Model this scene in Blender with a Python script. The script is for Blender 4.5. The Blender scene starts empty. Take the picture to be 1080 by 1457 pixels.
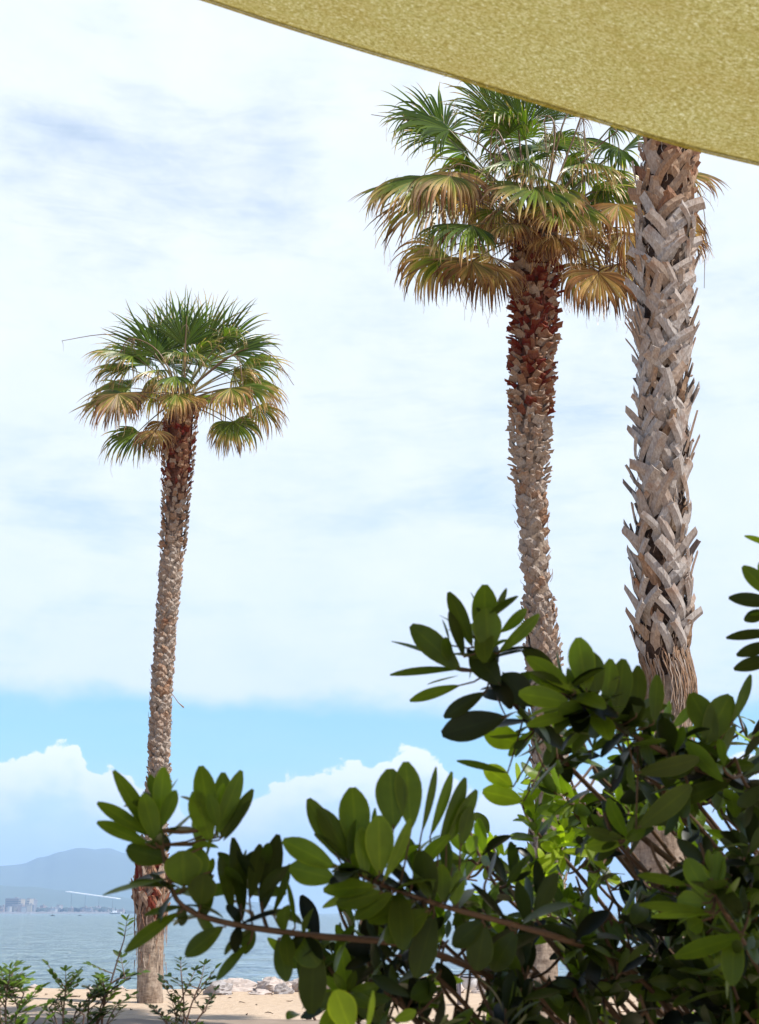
import bpy, math, random
from mathutils import Vector, Matrix, noise
R = math.radians
V = Vector
sc = bpy.context.scene
COL = sc.collection

# ------------------------------------------------------------------ camera
EYE = V((0, 0, 1.4)); FPX = 1800.0; PITCH = math.atan(570 / 1800)
def ray(px, py):
    a = (px - 540) / FPX; b = (728.5 - py) / FPX
    return V((a, math.cos(PITCH) - b * math.sin(PITCH), math.sin(PITCH) + b * math.cos(PITCH)))
def P(px, py, Y):
    r = ray(px, py)
    return EYE + r * (Y / r.y)
def G(px, py, z=0.0):
    r = ray(px, py)
    return EYE + r * ((z - EYE.z) / r.z)
cam_d = bpy.data.cameras.new('camera'); cam = bpy.data.objects.new('camera', cam_d); COL.objects.link(cam)
cam.location = EYE; cam.rotation_euler = (R(90) + PITCH, 0, 0)
cam_d.sensor_fit = 'VERTICAL'; cam_d.sensor_height = 36; cam_d.lens = 36 * FPX / 1457
cam_d.clip_start = 0.05; cam_d.clip_end = 60000
cam_d.dof.use_dof = True; cam_d.dof.focus_distance = 16; cam_d.dof.aperture_fstop = 15
sc.camera = cam

# ------------------------------------------------------------------ mesh helpers
class MB:
    def __init__(s): s.v = []; s.f = []; s.a = []; s.b = []
    def add(s, verts, faces, a=0.0, b=0.0):
        o = len(s.v); s.v += [tuple(p) for p in verts]
        s.f += [tuple(i + o for i in f) for f in faces]
        s.a += a if isinstance(a, list) else [a] * len(verts)
        s.b += b if isinstance(b, list) else [b] * len(verts)
    def tube(s, pts, rads, n=8, a=0.0, b=0.0, flat=1.0, caps=True):
        pts = [V(p) for p in pts]; o = []; vs = []; fs = []
        up = None
        for i, p in enumerate(pts):
            d = (pts[min(i + 1, len(pts) - 1)] - pts[max(i - 1, 0)])
            d = d.normalized() if d.length > 1e-9 else V((0, 0, 1))
            if up is None:
                up = d.orthogonal().normalized()
            up = (up - d * up.dot(d)); up = up.normalized() if up.length > 1e-6 else d.orthogonal().normalized()
            sd = d.cross(up)
            r = rads[i] if isinstance(rads, (list, tuple)) else rads
            for k in range(n):
                t = 2 * math.pi * k / n
                vs.append(p + up * (math.cos(t) * r) + sd * (math.sin(t) * r * flat))
        for i in range(len(pts) - 1):
            for k in range(n):
                k2 = (k + 1) % n
                fs.append((i * n + k, i * n + k2, (i + 1) * n + k2, (i + 1) * n + k))
        if caps:
            fs.append(tuple(range(n - 1, -1, -1))); fs.append(tuple((len(pts) - 1) * n + k for k in range(n)))
        s.add(vs, fs, a, b)
    def box(s, c, size, rz=0.0, a=0.0):
        c = V(c); m = Matrix.Rotation(rz, 3, 'Z'); x, y, z = size
        vs = [c + m @ V((sx * x / 2, sy * y / 2, sz * z / 2)) for sx in (-1, 1) for sy in (-1, 1) for sz in (-1, 1)]
        s.add(vs, [(0, 1, 3, 2), (4, 6, 7, 5), (0, 4, 5, 1), (2, 3, 7, 6), (0, 2, 6, 4), (1, 5, 7, 3)], a)
    def obj(s, name, mat, parent=None, smooth=False, origin=None):
        me = bpy.data.meshes.new(name)
        o0 = V(origin) if origin is not None else V((0, 0, 0))
        vv = [(x - o0.x, y - o0.y, z - o0.z) for x, y, z in s.v] if origin is not None else s.v
        me.from_pydata(vv, [], s.f)
        at = me.attributes.new('a', 'FLOAT', 'POINT'); at.data.foreach_set('value', s.a)
        at = me.attributes.new('b', 'FLOAT', 'POINT'); at.data.foreach_set('value', s.b)
        if smooth: me.polygons.foreach_set('use_smooth', [True] * len(me.polygons))
        me.materials.append(mat)
        o = bpy.data.objects.new(name, me); COL.objects.link(o)
        if origin is not None: o.location = o0
        if parent is not None:
            o.parent = parent
            # root empties are unrotated: place the mesh relative to its ancestors
            w = V((0, 0, 0)); q = parent
            while q is not None: w += q.location; q = q.parent
            o.location = o0 - w
        return o
def thing(name, loc, label, cat, group=None):
    o = bpy.data.objects.new(name, None); COL.objects.link(o); o.location = loc
    o.empty_display_size = 0.2
    tag(o, label, cat, group); return o
def tag(o, label=None, cat=None, group=None, kind=None):
    if label: o['label'] = label
    if cat: o['category'] = cat
    if group: o['group'] = group
    if kind: o['kind'] = kind
    return o

# ------------------------------------------------------------------ node helpers
def new_mat(name):
    m = bpy.data.materials.new(name); m.use_nodes = True
    nt = m.node_tree; nt.nodes.clear()
    return m, NT(nt)
class NT:
    def __init__(s, nt): s.nt = nt
    def n(s, typ, **kw):
        nd = s.nt.nodes.new(typ); ins = kw.pop('ins', {})
        for k, v in kw.items(): setattr(nd, k, v)
        for k, v in ins.items():
            if hasattr(v, 'is_output') or isinstance(v, bpy.types.NodeSocket): s.nt.links.new(v, nd.inputs[k])
            else: nd.inputs[k].default_value = v
        return nd
    def math(s, op, x, y=None, z=None, clamp=False):
        nd = s.n('ShaderNodeMath', operation=op, use_clamp=clamp)
        for i, v in enumerate((x, y, z)):
            if v is None: continue
            if isinstance(v, bpy.types.NodeSocket): s.nt.links.new(v, nd.inputs[i])
            else: nd.inputs[i].default_value = v
        return nd.outputs[0]
    def mix(s, f, a, b, mode='MIX'):
        nd = s.n('ShaderNodeMix', data_type='RGBA', blend_type=mode)
        for i, v in ((0, f), (6, a), (7, b)):
            if isinstance(v, bpy.types.NodeSocket): s.nt.links.new(v, nd.inputs[i])
            else: nd.inputs[i].default_value = v if i == 0 else (*v, 1.0)
        return nd.outputs[2]
    def noise(s, vec, scale, detail=4, rough=0.55, out=0, dist=0.0):
        nd = s.n('ShaderNodeTexNoise', ins={'Scale': scale, 'Detail': detail, 'Roughness': rough, 'Distortion': dist})
        if vec is not None: s.nt.links.new(vec, nd.inputs['Vector'])
        return nd.outputs[out]
    def ramp(s, f, stops, interp='LINEAR'):
        nd = s.n('ShaderNodeValToRGB'); cr = nd.color_ramp; cr.interpolation = interp
        while len(cr.elements) < len(stops): cr.elements.new(0.5)
        for e, (p, c) in zip(cr.elements, stops):
            e.position = p; e.color = (*c, 1) if not isinstance(c, (int, float)) else (c, c, c, 1)
        s.nt.links.new(f, nd.inputs[0]); return nd.outputs[0]
    def smooth(s, x, lo, hi):
        nd = s.n('ShaderNodeMapRange', interpolation_type='SMOOTHSTEP')
        s.nt.links.new(x, nd.inputs['Value']) if isinstance(x, bpy.types.NodeSocket) else None
        nd.inputs['From Min'].default_value = lo; nd.inputs['From Max'].default_value = hi
        return nd.outputs[0]
    def attr(s, name): return s.n('ShaderNodeAttribute', attribute_name=name).outputs['Fac']
    def coord(s, scale=(1, 1, 1), kind='Object'):
        tc = s.n('ShaderNodeTexCoord'); mp = s.n('ShaderNodeMapping')
        mp.inputs['Scale'].default_value = scale
        s.nt.links.new(tc.outputs[kind], mp.inputs['Vector']); return mp.outputs[0]
    def bump(s, h, strength=0.3, dist=0.01):
        nd = s.n('ShaderNodeBump', ins={'Strength': strength, 'Distance': dist, 'Height': h}); return nd.outputs[0]
    def out(s, shader, vol=None):
        o = s.n('ShaderNodeOutputMaterial')
        if shader is not None: s.nt.links.new(shader, o.inputs['Surface'])
        if vol is not None: s.nt.links.new(vol, o.inputs['Volume'])
    def bsdf(s, col, rough=0.6, bump=None, spec=0.5, **ins):
        nd = s.n('ShaderNodeBsdfPrincipled', ins={'Roughness': rough, 'Specular IOR Level': spec})
        if isinstance(col, bpy.types.NodeSocket): s.nt.links.new(col, nd.inputs['Base Color'])
        else: nd.inputs['Base Color'].default_value = (*col, 1)
        if bump is not None: s.nt.links.new(bump, nd.inputs['Normal'])
        for k, v in ins.items(): nd.inputs[k.replace('_', ' ')].default_value = v
        return nd.outputs[0]

def plain_mat(name, col, rough=0.6, var=0.15, scale=8, spec=0.4):
    m, t = new_mat(name)
    f = t.noise(t.coord(), scale, 5)
    c = t.mix(f, [x * (1 - var) for x in col], [min(1, x * (1 + var)) for x in col])
    t.out(t.bsdf(c, rough, t.bump(f, 0.3, 0.004), spec)); return m

def leaf_shader(t, col, trans_col, rough, tw, bump=None, spec=0.5):
    pr = t.bsdf(col, rough, bump, spec)
    tr = t.n('ShaderNodeBsdfTranslucent'); t.nt.links.new(trans_col, tr.inputs['Color'])
    mx = t.n('ShaderNodeMixShader')
    if isinstance(tw, tuple): t.nt.links.new(t.math('MULTIPLY_ADD', t.attr('a'), tw[1], tw[0]), mx.inputs[0])
    else: mx.inputs[0].default_value = tw
    t.nt.links.new(pr, mx.inputs[1]); t.nt.links.new(tr.outputs[0], mx.inputs[2])
    return mx.outputs[0]

# palm blade: attribute a = how dry (0 green .. 1 dead straw), b = per-segment tint
def frond_mat():
    m, t = new_mat('palm_blade')
    a = t.attr('a'); b = t.attr('b')
    c = t.ramp(a, [(0.0, (0.080, 0.135, 0.016)), (0.30, (0.15, 0.21, 0.025)), (0.48, (0.26, 0.25, 0.05)),
                   (0.64, (0.52, 0.38, 0.18)), (0.82, (0.36, 0.20, 0.095)), (1.0, (0.15, 0.06, 0.025))])
    br = t.math('MULTIPLY_ADD', b, 0.95, 0.5)
    nd = t.n('ShaderNodeHueSaturation', ins={'Color': c, 'Value': br}); c2 = nd.outputs[0]
    tc = t.mix(1.0, c2, (1.6, 1.7, 0.6), 'MULTIPLY')
    t.out(leaf_shader(t, c2, tc, 0.36, 0.34, spec=0.40)); return m
def petiole_mat():
    m, t = new_mat('palm_petiole')
    a = t.attr('a')
    n = t.noise(t.coord((30, 30, 4)), 3, 3)
    c = t.ramp(a, [(0.0, (0.20, 0.24, 0.07)), (0.5, (0.30, 0.20, 0.08)), (1.0, (0.17, 0.075, 0.035))])
    c = t.mix(n, c, (0.10, 0.06, 0.03)); t.out(t.bsdf(c, 0.5)); return m
# leaf bases: a = palette (0 ash grey .. 1 red brown), b = position to broken tip
def boot_mat(name, greyc, brownc, redc):
    m, t = new_mat(name)
    a = t.attr('a'); b = t.attr('b')
    co = t.coord((1, 1, 0.35))
    n1 = t.noise(co, 55, 6, 0.7); n2 = t.noise(t.coord(), 7, 3)
    c = t.ramp(a, [(0.0, greyc), (0.45, brownc), (1.0, redc)])
    c = t.mix(t.smooth(n1, 0.3, 0.7), t.mix(1.0, c, (0.66, 0.6, 0.56), 'MULTIPLY'), t.mix(1.0, c, (1.2, 1.18, 1.15), 'MULTIPLY'))
    tip = t.math('MULTIPLY', t.smooth(b, 0.55, 1.0), t.smooth(n2, 0.42, 0.7))
    c = t.mix(t.math('MULTIPLY', tip, .55), c, (0.26, 0.12, 0.05))
    t.out(t.bsdf(c, 0.85, t.bump(n1, 0.6, 0.006), 0.2)); return m
def bark_mat(name, c1, c2, c3):
    m, t = new_mat(name)
    co = t.coord((1, 1, 0.28))
    n1 = t.noise(co, 26, 8, 0.72, dist=0.4); n2 = t.noise(t.coord((1, 1, 3)), 9, 5, 0.65); n3 = t.noise(t.coord(), 1.7, 3)
    f = t.math('MULTIPLY_ADD', n2, 0.45, t.math('MULTIPLY', n1, 0.55))
    c = t.ramp(f, [(0.33, c1), (0.47, c2), (0.66, c3)])
    c = t.mix(t.math('MULTIPLY', t.attr('a'), 0.95), c, t.ramp(f, [(0.35, (0.03, 0.008, 0.005)), (0.6, (0.16, 0.05, 0.025))]))
    c = t.mix(t.smooth(n3, 0.45, 0.7), c, t.mix(1.0, c, (0.75, 0.70, 0.66), 'MULTIPLY'))
    t.out(t.bsdf(c, 0.9, t.bump(f, 0.9, 0.02), 0.2)); return m
def leafy_mat(name, dark, mid, young, rough=0.34, tw=0.3, under=(0.15, 0.19, 0.11)):
    m, t = new_mat(name)
    a = t.attr('a'); b = t.attr('b')   # a age tint (light and shade painted in on the big shrub), b distance from midrib (0 at rib)
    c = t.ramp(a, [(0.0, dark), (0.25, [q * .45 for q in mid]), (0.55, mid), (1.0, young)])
    n = t.noise(t.coord(), 90, 3); c = t.mix(t.math('MULTIPLY', n, 0.35), c, t.mix(1.0, c, (0.5, 0.6, 0.4), 'MULTIPLY'))
    rib = t.math('SUBTRACT', 1.0, t.smooth(b, 0.0, 0.16))
    c = t.mix(t.math('MULTIPLY', rib, 0.25), c, t.mix(1.0, c, (2.2, 1.9, 1.6), 'MULTIPLY'))
    c = t.mix(t.math('MULTIPLY', t.smooth(b, .82, 1.0), .35), c, t.mix(1.0, c, (2.4, 2.0, 1.2), 'MULTIPLY'))
    c = t.mix(t.smooth(t.noise(t.coord(), 22, 3), .35, .7), t.mix(1.0, c, (.72, .74, .8), 'MULTIPLY'), c)
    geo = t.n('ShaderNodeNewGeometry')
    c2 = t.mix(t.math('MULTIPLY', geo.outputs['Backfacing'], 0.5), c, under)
    tc = t.mix(1.0, c, (2.6, 2.9, 0.9), 'MULTIPLY')
    t.out(leaf_shader(t, c2, tc, rough, tw, spec=0.2)); return m

M = {}
M['blade'] = frond_mat(); M['petiole'] = petiole_mat()
M['boots_grey'] = boot_mat('leaf_base_grey', (0.41, 0.38, 0.36), (0.34, 0.23, 0.15), (0.19, 0.07, 0.035))
M['boots_red'] = boot_mat('leaf_base_red', (0.37, 0.32, 0.28), (0.31, 0.19, 0.12), (0.13, 0.014, 0.007))
M['bark'] = bark_mat('palm_bark', (0.10, 0.07, 0.05), (0.27, 0.205, 0.155), (0.47, 0.375, 0.29))
M['bark_dark'] = bark_mat('palm_bark_dark', (0.015, 0.009, 0.006), (0.045, 0.024, 0.015), (0.10, 0.06, 0.04))
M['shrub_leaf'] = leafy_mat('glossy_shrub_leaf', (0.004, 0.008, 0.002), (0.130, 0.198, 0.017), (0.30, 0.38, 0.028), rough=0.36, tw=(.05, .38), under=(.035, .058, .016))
M['mastic_leaf'] = leafy_mat('mastic_leaf', (0.014, 0.026, 0.007), (0.07, 0.12, 0.02), (0.22, 0.32, 0.05), rough=0.45, tw=0.25, under=(.08, .10, .05))
M['twig'] = plain_mat('shrub_twig', (0.10, 0.055, 0.03), 0.7, 0.35, 60)
M['twig_dark'] = plain_mat('mastic_twig', (0.13, 0.08, 0.06), 0.7, 0.35, 60)

# ------------------------------------------------------------------ palm frond
def blade(mb, hub, axis, nrm, Rl, nseg, spread, droop, dry, rng, tipdry=0.35, threads=0.0):
    a = axis.normalized(); n = (nrm - a * nrm.dot(a)).normalized(); s = a.cross(n)
    K = 9; dth = 2 * spread / nseg; down = V((0, 0, -1))
    for i in range(nseg):
        ang = -spread + dth * (i + 0.5) + rng.uniform(-.02, .02)
        u = abs(ang) / spread
        L = Rl * (1 - 0.28 * u ** 2) * rng.uniform(0.86, 1.06)
        d = (a * math.cos(ang) + s * math.sin(ang) + n * (0.10 - 0.25 * (u ** 2))).normalized()
        tf = rng.uniform(0.38, 0.55)
        p = V(hub); vs = []; av = []; fs = []
        dr = droop * rng.uniform(0.35, 1.9)
        swirl = V((rng.uniform(-1, 1), rng.uniform(-1, 1), rng.uniform(-.5, .5))) * 0.10
        sd = rng.random()
        dryseg = dry + rng.uniform(-.16, .2)
        brk = rng.random() < (0.10 + 0.35 * dry)
        for k in range(K + 1):
            t = k / K; r = t * L
            if k:
                if t > 0.30:
                    g = dr * (t - 0.30) * 0.75
                    if brk and t > .62: g *= 2.2
                    d = (d + down * g + swirl * (t * t)).normalized()
                p = p + d * (L / K)
            w = s * math.cos(ang) - a * math.sin(ang)
            w = (w - d * w.dot(d)); w = w.normalized() if w.length > 1e-4 else s
            hw = max(r, 0.015) * dth * 0.52
            if t > tf:
                wf = tf * L * dth * 0.52
                hw = wf * (1 - ((t - tf) / (1 - tf)) ** 1.5) * .95 * (1 if t < 1 else 0) + 0.0012
            pn = w.cross(d)
            vs += [p - w * hw, p + pn * hw * 1.15, p + w * hw]
            q = dryseg + max(0.0, (t - (1 - tipdry)) / max(tipdry, .01)) * (0.75 - 0.35 * dry) if t > 1 - tipdry else dryseg
            q = max(0.0, min(1.0, q)); av += [q, q * 0.97, q]
        for k in range(K):
            o = 3 * k
            fs += [(o, o + 1, o + 4, o + 3), (o + 1, o + 2, o + 5, o + 4)]
        mb.add(vs, fs, av, sd)
        if threads and rng.random() < threads:
            q0 = p - d * L * rng.uniform(0.1, 0.5); pts = [q0]; dd = (d + V((rng.uniform(-1, 1), rng.uniform(-1, 1), -1)) * .5).normalized()
            for j in range(5):
                dd = (dd + V((rng.uniform(-.5, .5), rng.uniform(-.5, .5), -.35))).normalized(); pts.append(pts[-1] + dd * L * .07)
            mb.tube(pts, 0.0022, 3, 0.72, 0.8, caps=False)

def frond(root, org, hub, axis, Rl, droop, dry, rng, spread=2.0, nseg=36, nrm=None, tipdry=0.35, label=None, threads=0.2, pd=None):
    org = V(org); hub = V(hub); axis = V(axis).normalized()
    name = 'dead_frond' if dry > 0.55 else 'frond'
    if nrm is None:
        h = V((axis.x, axis.y, 0)); h = h.normalized() if h.length > .05 else V((rng.uniform(-1, 1), rng.uniform(-1, 1), 0)).normalized()
        nrm = (V((0, 0, 1)) - axis * axis.z)
        if nrm.length < .15: nrm = -h
        nrm = nrm.normalized() + V((rng.uniform(-.35, .35), rng.uniform(-.35, .35), rng.uniform(-.2, .2)))
    mb = MB(); blade(mb, hub, axis, nrm, Rl, nseg, spread, droop, dry, rng, tipdry, threads)
    fo = mb.obj(name, M['blade'], root, origin=hub)
    pm = MB()
    mid = org.lerp(hub, 0.5) + V((0, 0, 0.10 * (hub - org).length))
    pts = []
    for k in range(9):
        t = k / 8; pts.append(org * (1 - t) ** 2 + mid * 2 * t * (1 - t) + hub * t * t)
    pts.append(hub + axis * Rl * .10)
    pm.tube(pts, [0.026 - 0.016 * k / 9 for k in range(10)], 6, min(1, max(0, dry * 1.1 if pd is None else pd)), 0, flat=0.55)
    pm.obj('petiole', M['petiole'], fo, smooth=True, origin=hub)
    return fo

# ------------------------------------------------------------------ trunks
def make_profile(pts, Y, k=lambda py: 1.0):
    # pts = [(py, cx, halfwidth_px)] top to bottom -> [(z, x, y, r)]
    out = []
    for py, cx, hw in pts:
        hw *= k(py)
        c = P(cx, py, Y); e = P(cx + hw, py, Y); out.append((c.z, c.x, Y, e.x - c.x))
    out.sort(); return out
def prof_at(pr, z):
    if z <= pr[0][0]: return pr[0][1:]
    for (z0, *a), (z1, *b) in zip(pr, pr[1:]):
        if z <= z1:
            t = (z - z0) / (z1 - z0); t = t * t * (3 - 2 * t)
            return [p + (q - p) * t for p, q in zip(a, b)]
    return pr[-1][1:]
def core(pr, z0, z1, shrink, rough, seed, redfn=None, dz=0.03):
    mb = MB(); n = 56; rows = int((z1 - z0) / dz); vs = []; fs = []; av = []
    for j in range(rows + 1):
        z = z0 + (z1 - z0) * j / rows; x, y, r = prof_at(pr, z)
        ring = noise.noise(V((seed, 0, z * 7))) * 0.5 + noise.noise(V((seed, 9, z * 19))) * .5
        for k in range(n):
            th = 2 * math.pi * k / n
            q = V((math.cos(th) * r * 6, math.sin(th) * r * 6, z * 2.2 + seed))
            dsp = noise.fractal(q * 1.3, 0.7, 2.1, 4) * rough + ring * rough * .45 + abs(noise.noise(q * 5)) * rough * .5
            rr = (r - shrink) * 1.0 + dsp
            vs.append((x + math.cos(th) * rr, y + math.sin(th) * rr, z)); av.append(redfn(z) if redfn else 0.0)
    for j in range(rows):
        for k in range(n):
            k2 = (k + 1) % n; fs.append((j * n + k, j * n + k2, (j + 1) * n + k2, (j + 1) * n + k))
    fs.append(tuple(rows * n + k for k in range(n)))
    mb.add(vs, fs, av, 0.0); return mb
def strap(mb, pr, pts, w, thick, a, rng, taper=0.6, torn=True):
    # pts: list of (theta, z, lift)
    P3 = []
    for th, z, l in pts:
        x, y, r = prof_at(pr, z); P3.append((V((x + math.cos(th) * (r + l), y + math.sin(th) * (r + l), z)), V((math.cos(th), math.sin(th), 0))))
    vs = []; fs = []; bv = []; n = len(P3)
    for i, (p, rad) in enumerate(P3):
        d = (P3[min(i + 1, n - 1)][0] - P3[max(0, i - 1)][0]).normalized()
        sd = d.cross(rad); sd = sd.normalized() if sd.length > .05 else V((1, 0, 0)); nn = sd.cross(d).normalized()
        if nn.dot(rad) < 0: nn = -nn
        t = i / (n - 1); ww = w * (1 - (1 - taper) * t) * 0.5
        e = rng.uniform(-.012, .03) if (i == n - 1 and torn) else 0
        e2 = rng.uniform(-.012, .03) if (i == n - 1 and torn) else 0
        vs += [p - sd * ww - nn * ww * .35 + d * e, p + nn * thick * .5, p + sd * ww - nn * ww * .35 + d * e2, p - nn * thick * .5 - nn * ww * .2]
        bv += [t] * 4
    for i in range(n - 1):
        for k in range(4):
            k2 = (k + 1) % 4; fs.append((4 * i + k, 4 * i + k2, 4 * i + 4 + k2, 4 * i + 4 + k))
    fs += [(0, 1, 2, 3), (4 * n - 1, 4 * n - 2, 4 * n - 3, 4 * n - 4)]
    mb.add(vs, fs, a, bv)
def boots(mb, pr, z0, z1, rng, h, w, stub, out, dens, pal, jit=0.5, legs=True, dth=None):
    """criss-cross leaf bases: two straps rising to one stub"""
    z = z0; k = rng.random() * 6
    r = prof_at(pr, (z0 + z1) / 2)[2]
    count = int((z1 - z0) * 2 * math.pi * r / (h * w) * dens)
    for i in range(count):
        z = z0 + (z1 - z0) * (i + rng.random()) / count
        th = i * 2.39996 + rng.uniform(-jit, jit) * .6
        rr = prof_at(pr, z)[2]
        D = (dth if dth else h * .55 / rr) * rng.uniform(.7, 1.25)
        a = max(0, min(1, rng.gauss(pal(z), .2)))
        if pal(z) > .5 and rng.random() < .28: a = rng.uniform(.1, .42)
        hh = h * rng.uniform(.7, 1.2); o = rng.uniform(.5, 1.4) * out
        l0 = -0.035; l1 = 0.012 + rng.random() * .02
        if legs:
            for sg in ((-1, 1) if rng.random() < .75 else (rng.choice((-1, 1)),)):
                strap(mb, pr, [(th + sg * D, z, l0), (th + sg * D * .62, z + hh * .34, l0 * .2), (th + sg * D * .28, z + hh * .68, l1 * .6), (th + sg * D * .02, z + hh, l1)], w * rng.uniform(.75, 1.1), .016, min(1, a + rng.uniform(-.1, .1)), rng, .75)
        s = stub * rng.choice((.25, .5, .8, 1.0, 1.3))
        tw = rng.uniform(-.5, .5) * D
        strap(mb, pr, [(th, z + hh * .6, l1 * .5 - .01), (th + tw * .3, z + hh * .95, l1 + .008), (th + tw * .6, z + hh + s * .5, l1 + o * .35), (th + tw, z + hh + s, l1 + o)], w * rng.choice((.4, .6, .7, .85, 1.1)), .02, a, rng, .75)
def fibres(mb, pr, z0, z1, n, rng, L, a=.3, out=.03, rad=.006, up=False):
    for i in range(n):
        z = rng.uniform(z0, z1); th = rng.uniform(0, 6.283); l = .005; pts = []; sg = 1 if up else -1
        for k in range(7):
            x, y, r = prof_at(pr, z); pts.append((x + math.cos(th) * (r + l), y + math.sin(th) * (r + l), z))
            z += sg * L / 6 * rng.uniform(.6, 1.2); th += rng.uniform(-.09, .09); l += rng.uniform(-.2, 1) * out / 4
        mb.tube(pts, [rad * (1 - k / 8) + .001 for k in range(7)], 4, max(0, min(1, a + rng.uniform(-.3, .3))), rng.random() * .6, flat=.6)

def zpx(py, px, Y): return P(px, py, Y).z

def stalk(root, pts, r=0.010, a=.8, twigs=0, rng=None, name='flower_stalk'):
    mb = MB(); pts = [V(p) for p in pts]
    # smooth the polyline
    sm = []
    for i in range(len(pts) - 1):
        p0 = pts[max(i - 1, 0)]; p1 = pts[i]; p2 = pts[i + 1]; p3 = pts[min(i + 2, len(pts) - 1)]
        for k in range(5):
            t = k / 5
            sm.append(0.5 * ((2 * p1) + (p2 - p0) * t + (2 * p0 - 5 * p1 + 4 * p2 - p3) * t * t + (3 * p1 - p0 - 3 * p2 + p3) * t ** 3))
    sm.append(pts[-1]); n = len(sm)
    mb.tube(sm, [r * (1 - .75 * k / n) for k in range(n)], 5, a, .5)
    for j in range(twigs):
        q = sm[int(n * rng.uniform(.35, .98))]; d = V((rng.uniform(-1, 1), rng.uniform(-1, 1), rng.uniform(-1, .2))).normalized(); pp = [q]
        for k in range(6):
            d = (d + V((0, 0, -.35))).normalized(); pp.append(pp[-1] + d * .055)
        mb.tube(pp, [.0045 * (1 - k / 7) + .001 for k in range(7)], 3, min(1, a + .1), .7)
    return mb.obj(name, M['petiole'], root, smooth=True, origin=sm[0])

PALM_GROUP = 'fan palms on the beach'
# ================================================================== LEFT PALM
rng = random.Random(11)
YL = 22.3
prL = make_profile([(570, 259, 22), (600, 257, 23), (650, 254, 22), (700, 251, 18.5), (760, 247, 18), (800, 244, 17.5), (850, 240, 16), (900, 235, 15.5),
                    (950, 232, 15.5), (1000, 229, 16), (1050, 227, 16), (1100, 226, 16.5), (1180, 220, 17), (1230, 216, 21), (1260, 215, 24.5), (1300, 215, 23.5),
                    (1360, 214, 22), (1400, 213.5, 22.5), (1432, 213, 23)], YL, lambda py: .92 if py < 760 else (.86 if py < 1200 else .97))
def palm_base(pr): z, x, y, r = pr[0]; return V((x, y, 0))
palm = thing('fan_palm', palm_base(prL), 'slender fan palm standing alone at the left with its full crown in view', 'palm tree', PALM_GROUP)
zt = prL[-1][0]; zb = -0.15
zr = lambda py: zpx(py, 240, YL)
redL = lambda z: max(0.0, min(1, (z - zr(800)) / 1.6)) + (0.55 if zr(1330) < z < zr(1225) else 0)
tk = core(prL, zb, zt + .05, .045, .022, 3, redL).obj('trunk', M['bark'], palm, smooth=True, origin=palm.location)
mb = MB()
boots(mb, prL, zr(790), zt - .12, rng, .10, .14, .05, .035, 1.2, lambda z: .25 + .6 * (z > zr(700)), legs=False)
boots(mb, prL, zr(1100), zr(790), rng, .08, .13, .02, .008, .9, lambda z: .02, dth=.5)
boots(mb, prL, zr(1220), zr(1100), rng, .11, .12, .04, .03, .8, lambda z: .1, dth=.5)
boots(mb, prL, zr(1310), zr(1225), rng, .26, .12, .09, .03, 1.2, lambda z: .6)
fibres(mb, prL, zr(1300), zr(1225), 60, rng, .3, .5, .01, .010)
fibres(mb, prL, zr(1370), zr(1290), 70, rng, .25, .3, .015, .008)
fibres(mb, prL, zr(700), zr(585), 60, rng, .3, .9, .07, .006)
fibres(mb, prL, zr(1100), zr(700), 120, rng, .16, .3, .07, .006, up=True)
x, y, r = prof_at(prL, zr(1000))
mb.tube([(x + r, y, zr(985)), (x + r + .14, y - .02, zr(1000)), (x + r + .24, y - .03, zr(1007))], [.006, .008, .016], 5, .2, .2)
tag(mb.obj('leaf_bases', M['boots_red'], tk, origin=palm.location), kind='stuff')
def crown_px(root, Y, top, fr, rng, seglist=None):
    """fr rows: hub px,py, depth, tip px,py,depth, R(px), droop, dry, spread, tipdry"""
    for row in fr:
        hx, hy, hd, tx, ty, td, Rp, droop, dry, spread, tipd = row[:11]
        hub = P(hx, hy, Y + hd); tip = P(tx, ty, Y + td); ax = tip - hub
        sc_ = (P(hx + 100, hy, Y + hd) - hub).length / 100
        org = V(top) + V((rng.uniform(-.1, .1), rng.uniform(-.1, .1), rng.uniform(-.18, .05)))
        nr = V(row[11]) if len(row) > 11 else None
        if dry < .6: dry *= .72; tipd = min(.72, tipd + .15)
        droop *= rng.uniform(.7, 1.7)
        frond(root, org, hub, ax, Rp * sc_ * (1.14 if Y > 20 else 1.22), droop, dry, rng, spread, nrm=nr, tipdry=tipd, threads=.1 + dry * 1.1)
topL = P(259, 568, YL)
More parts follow.
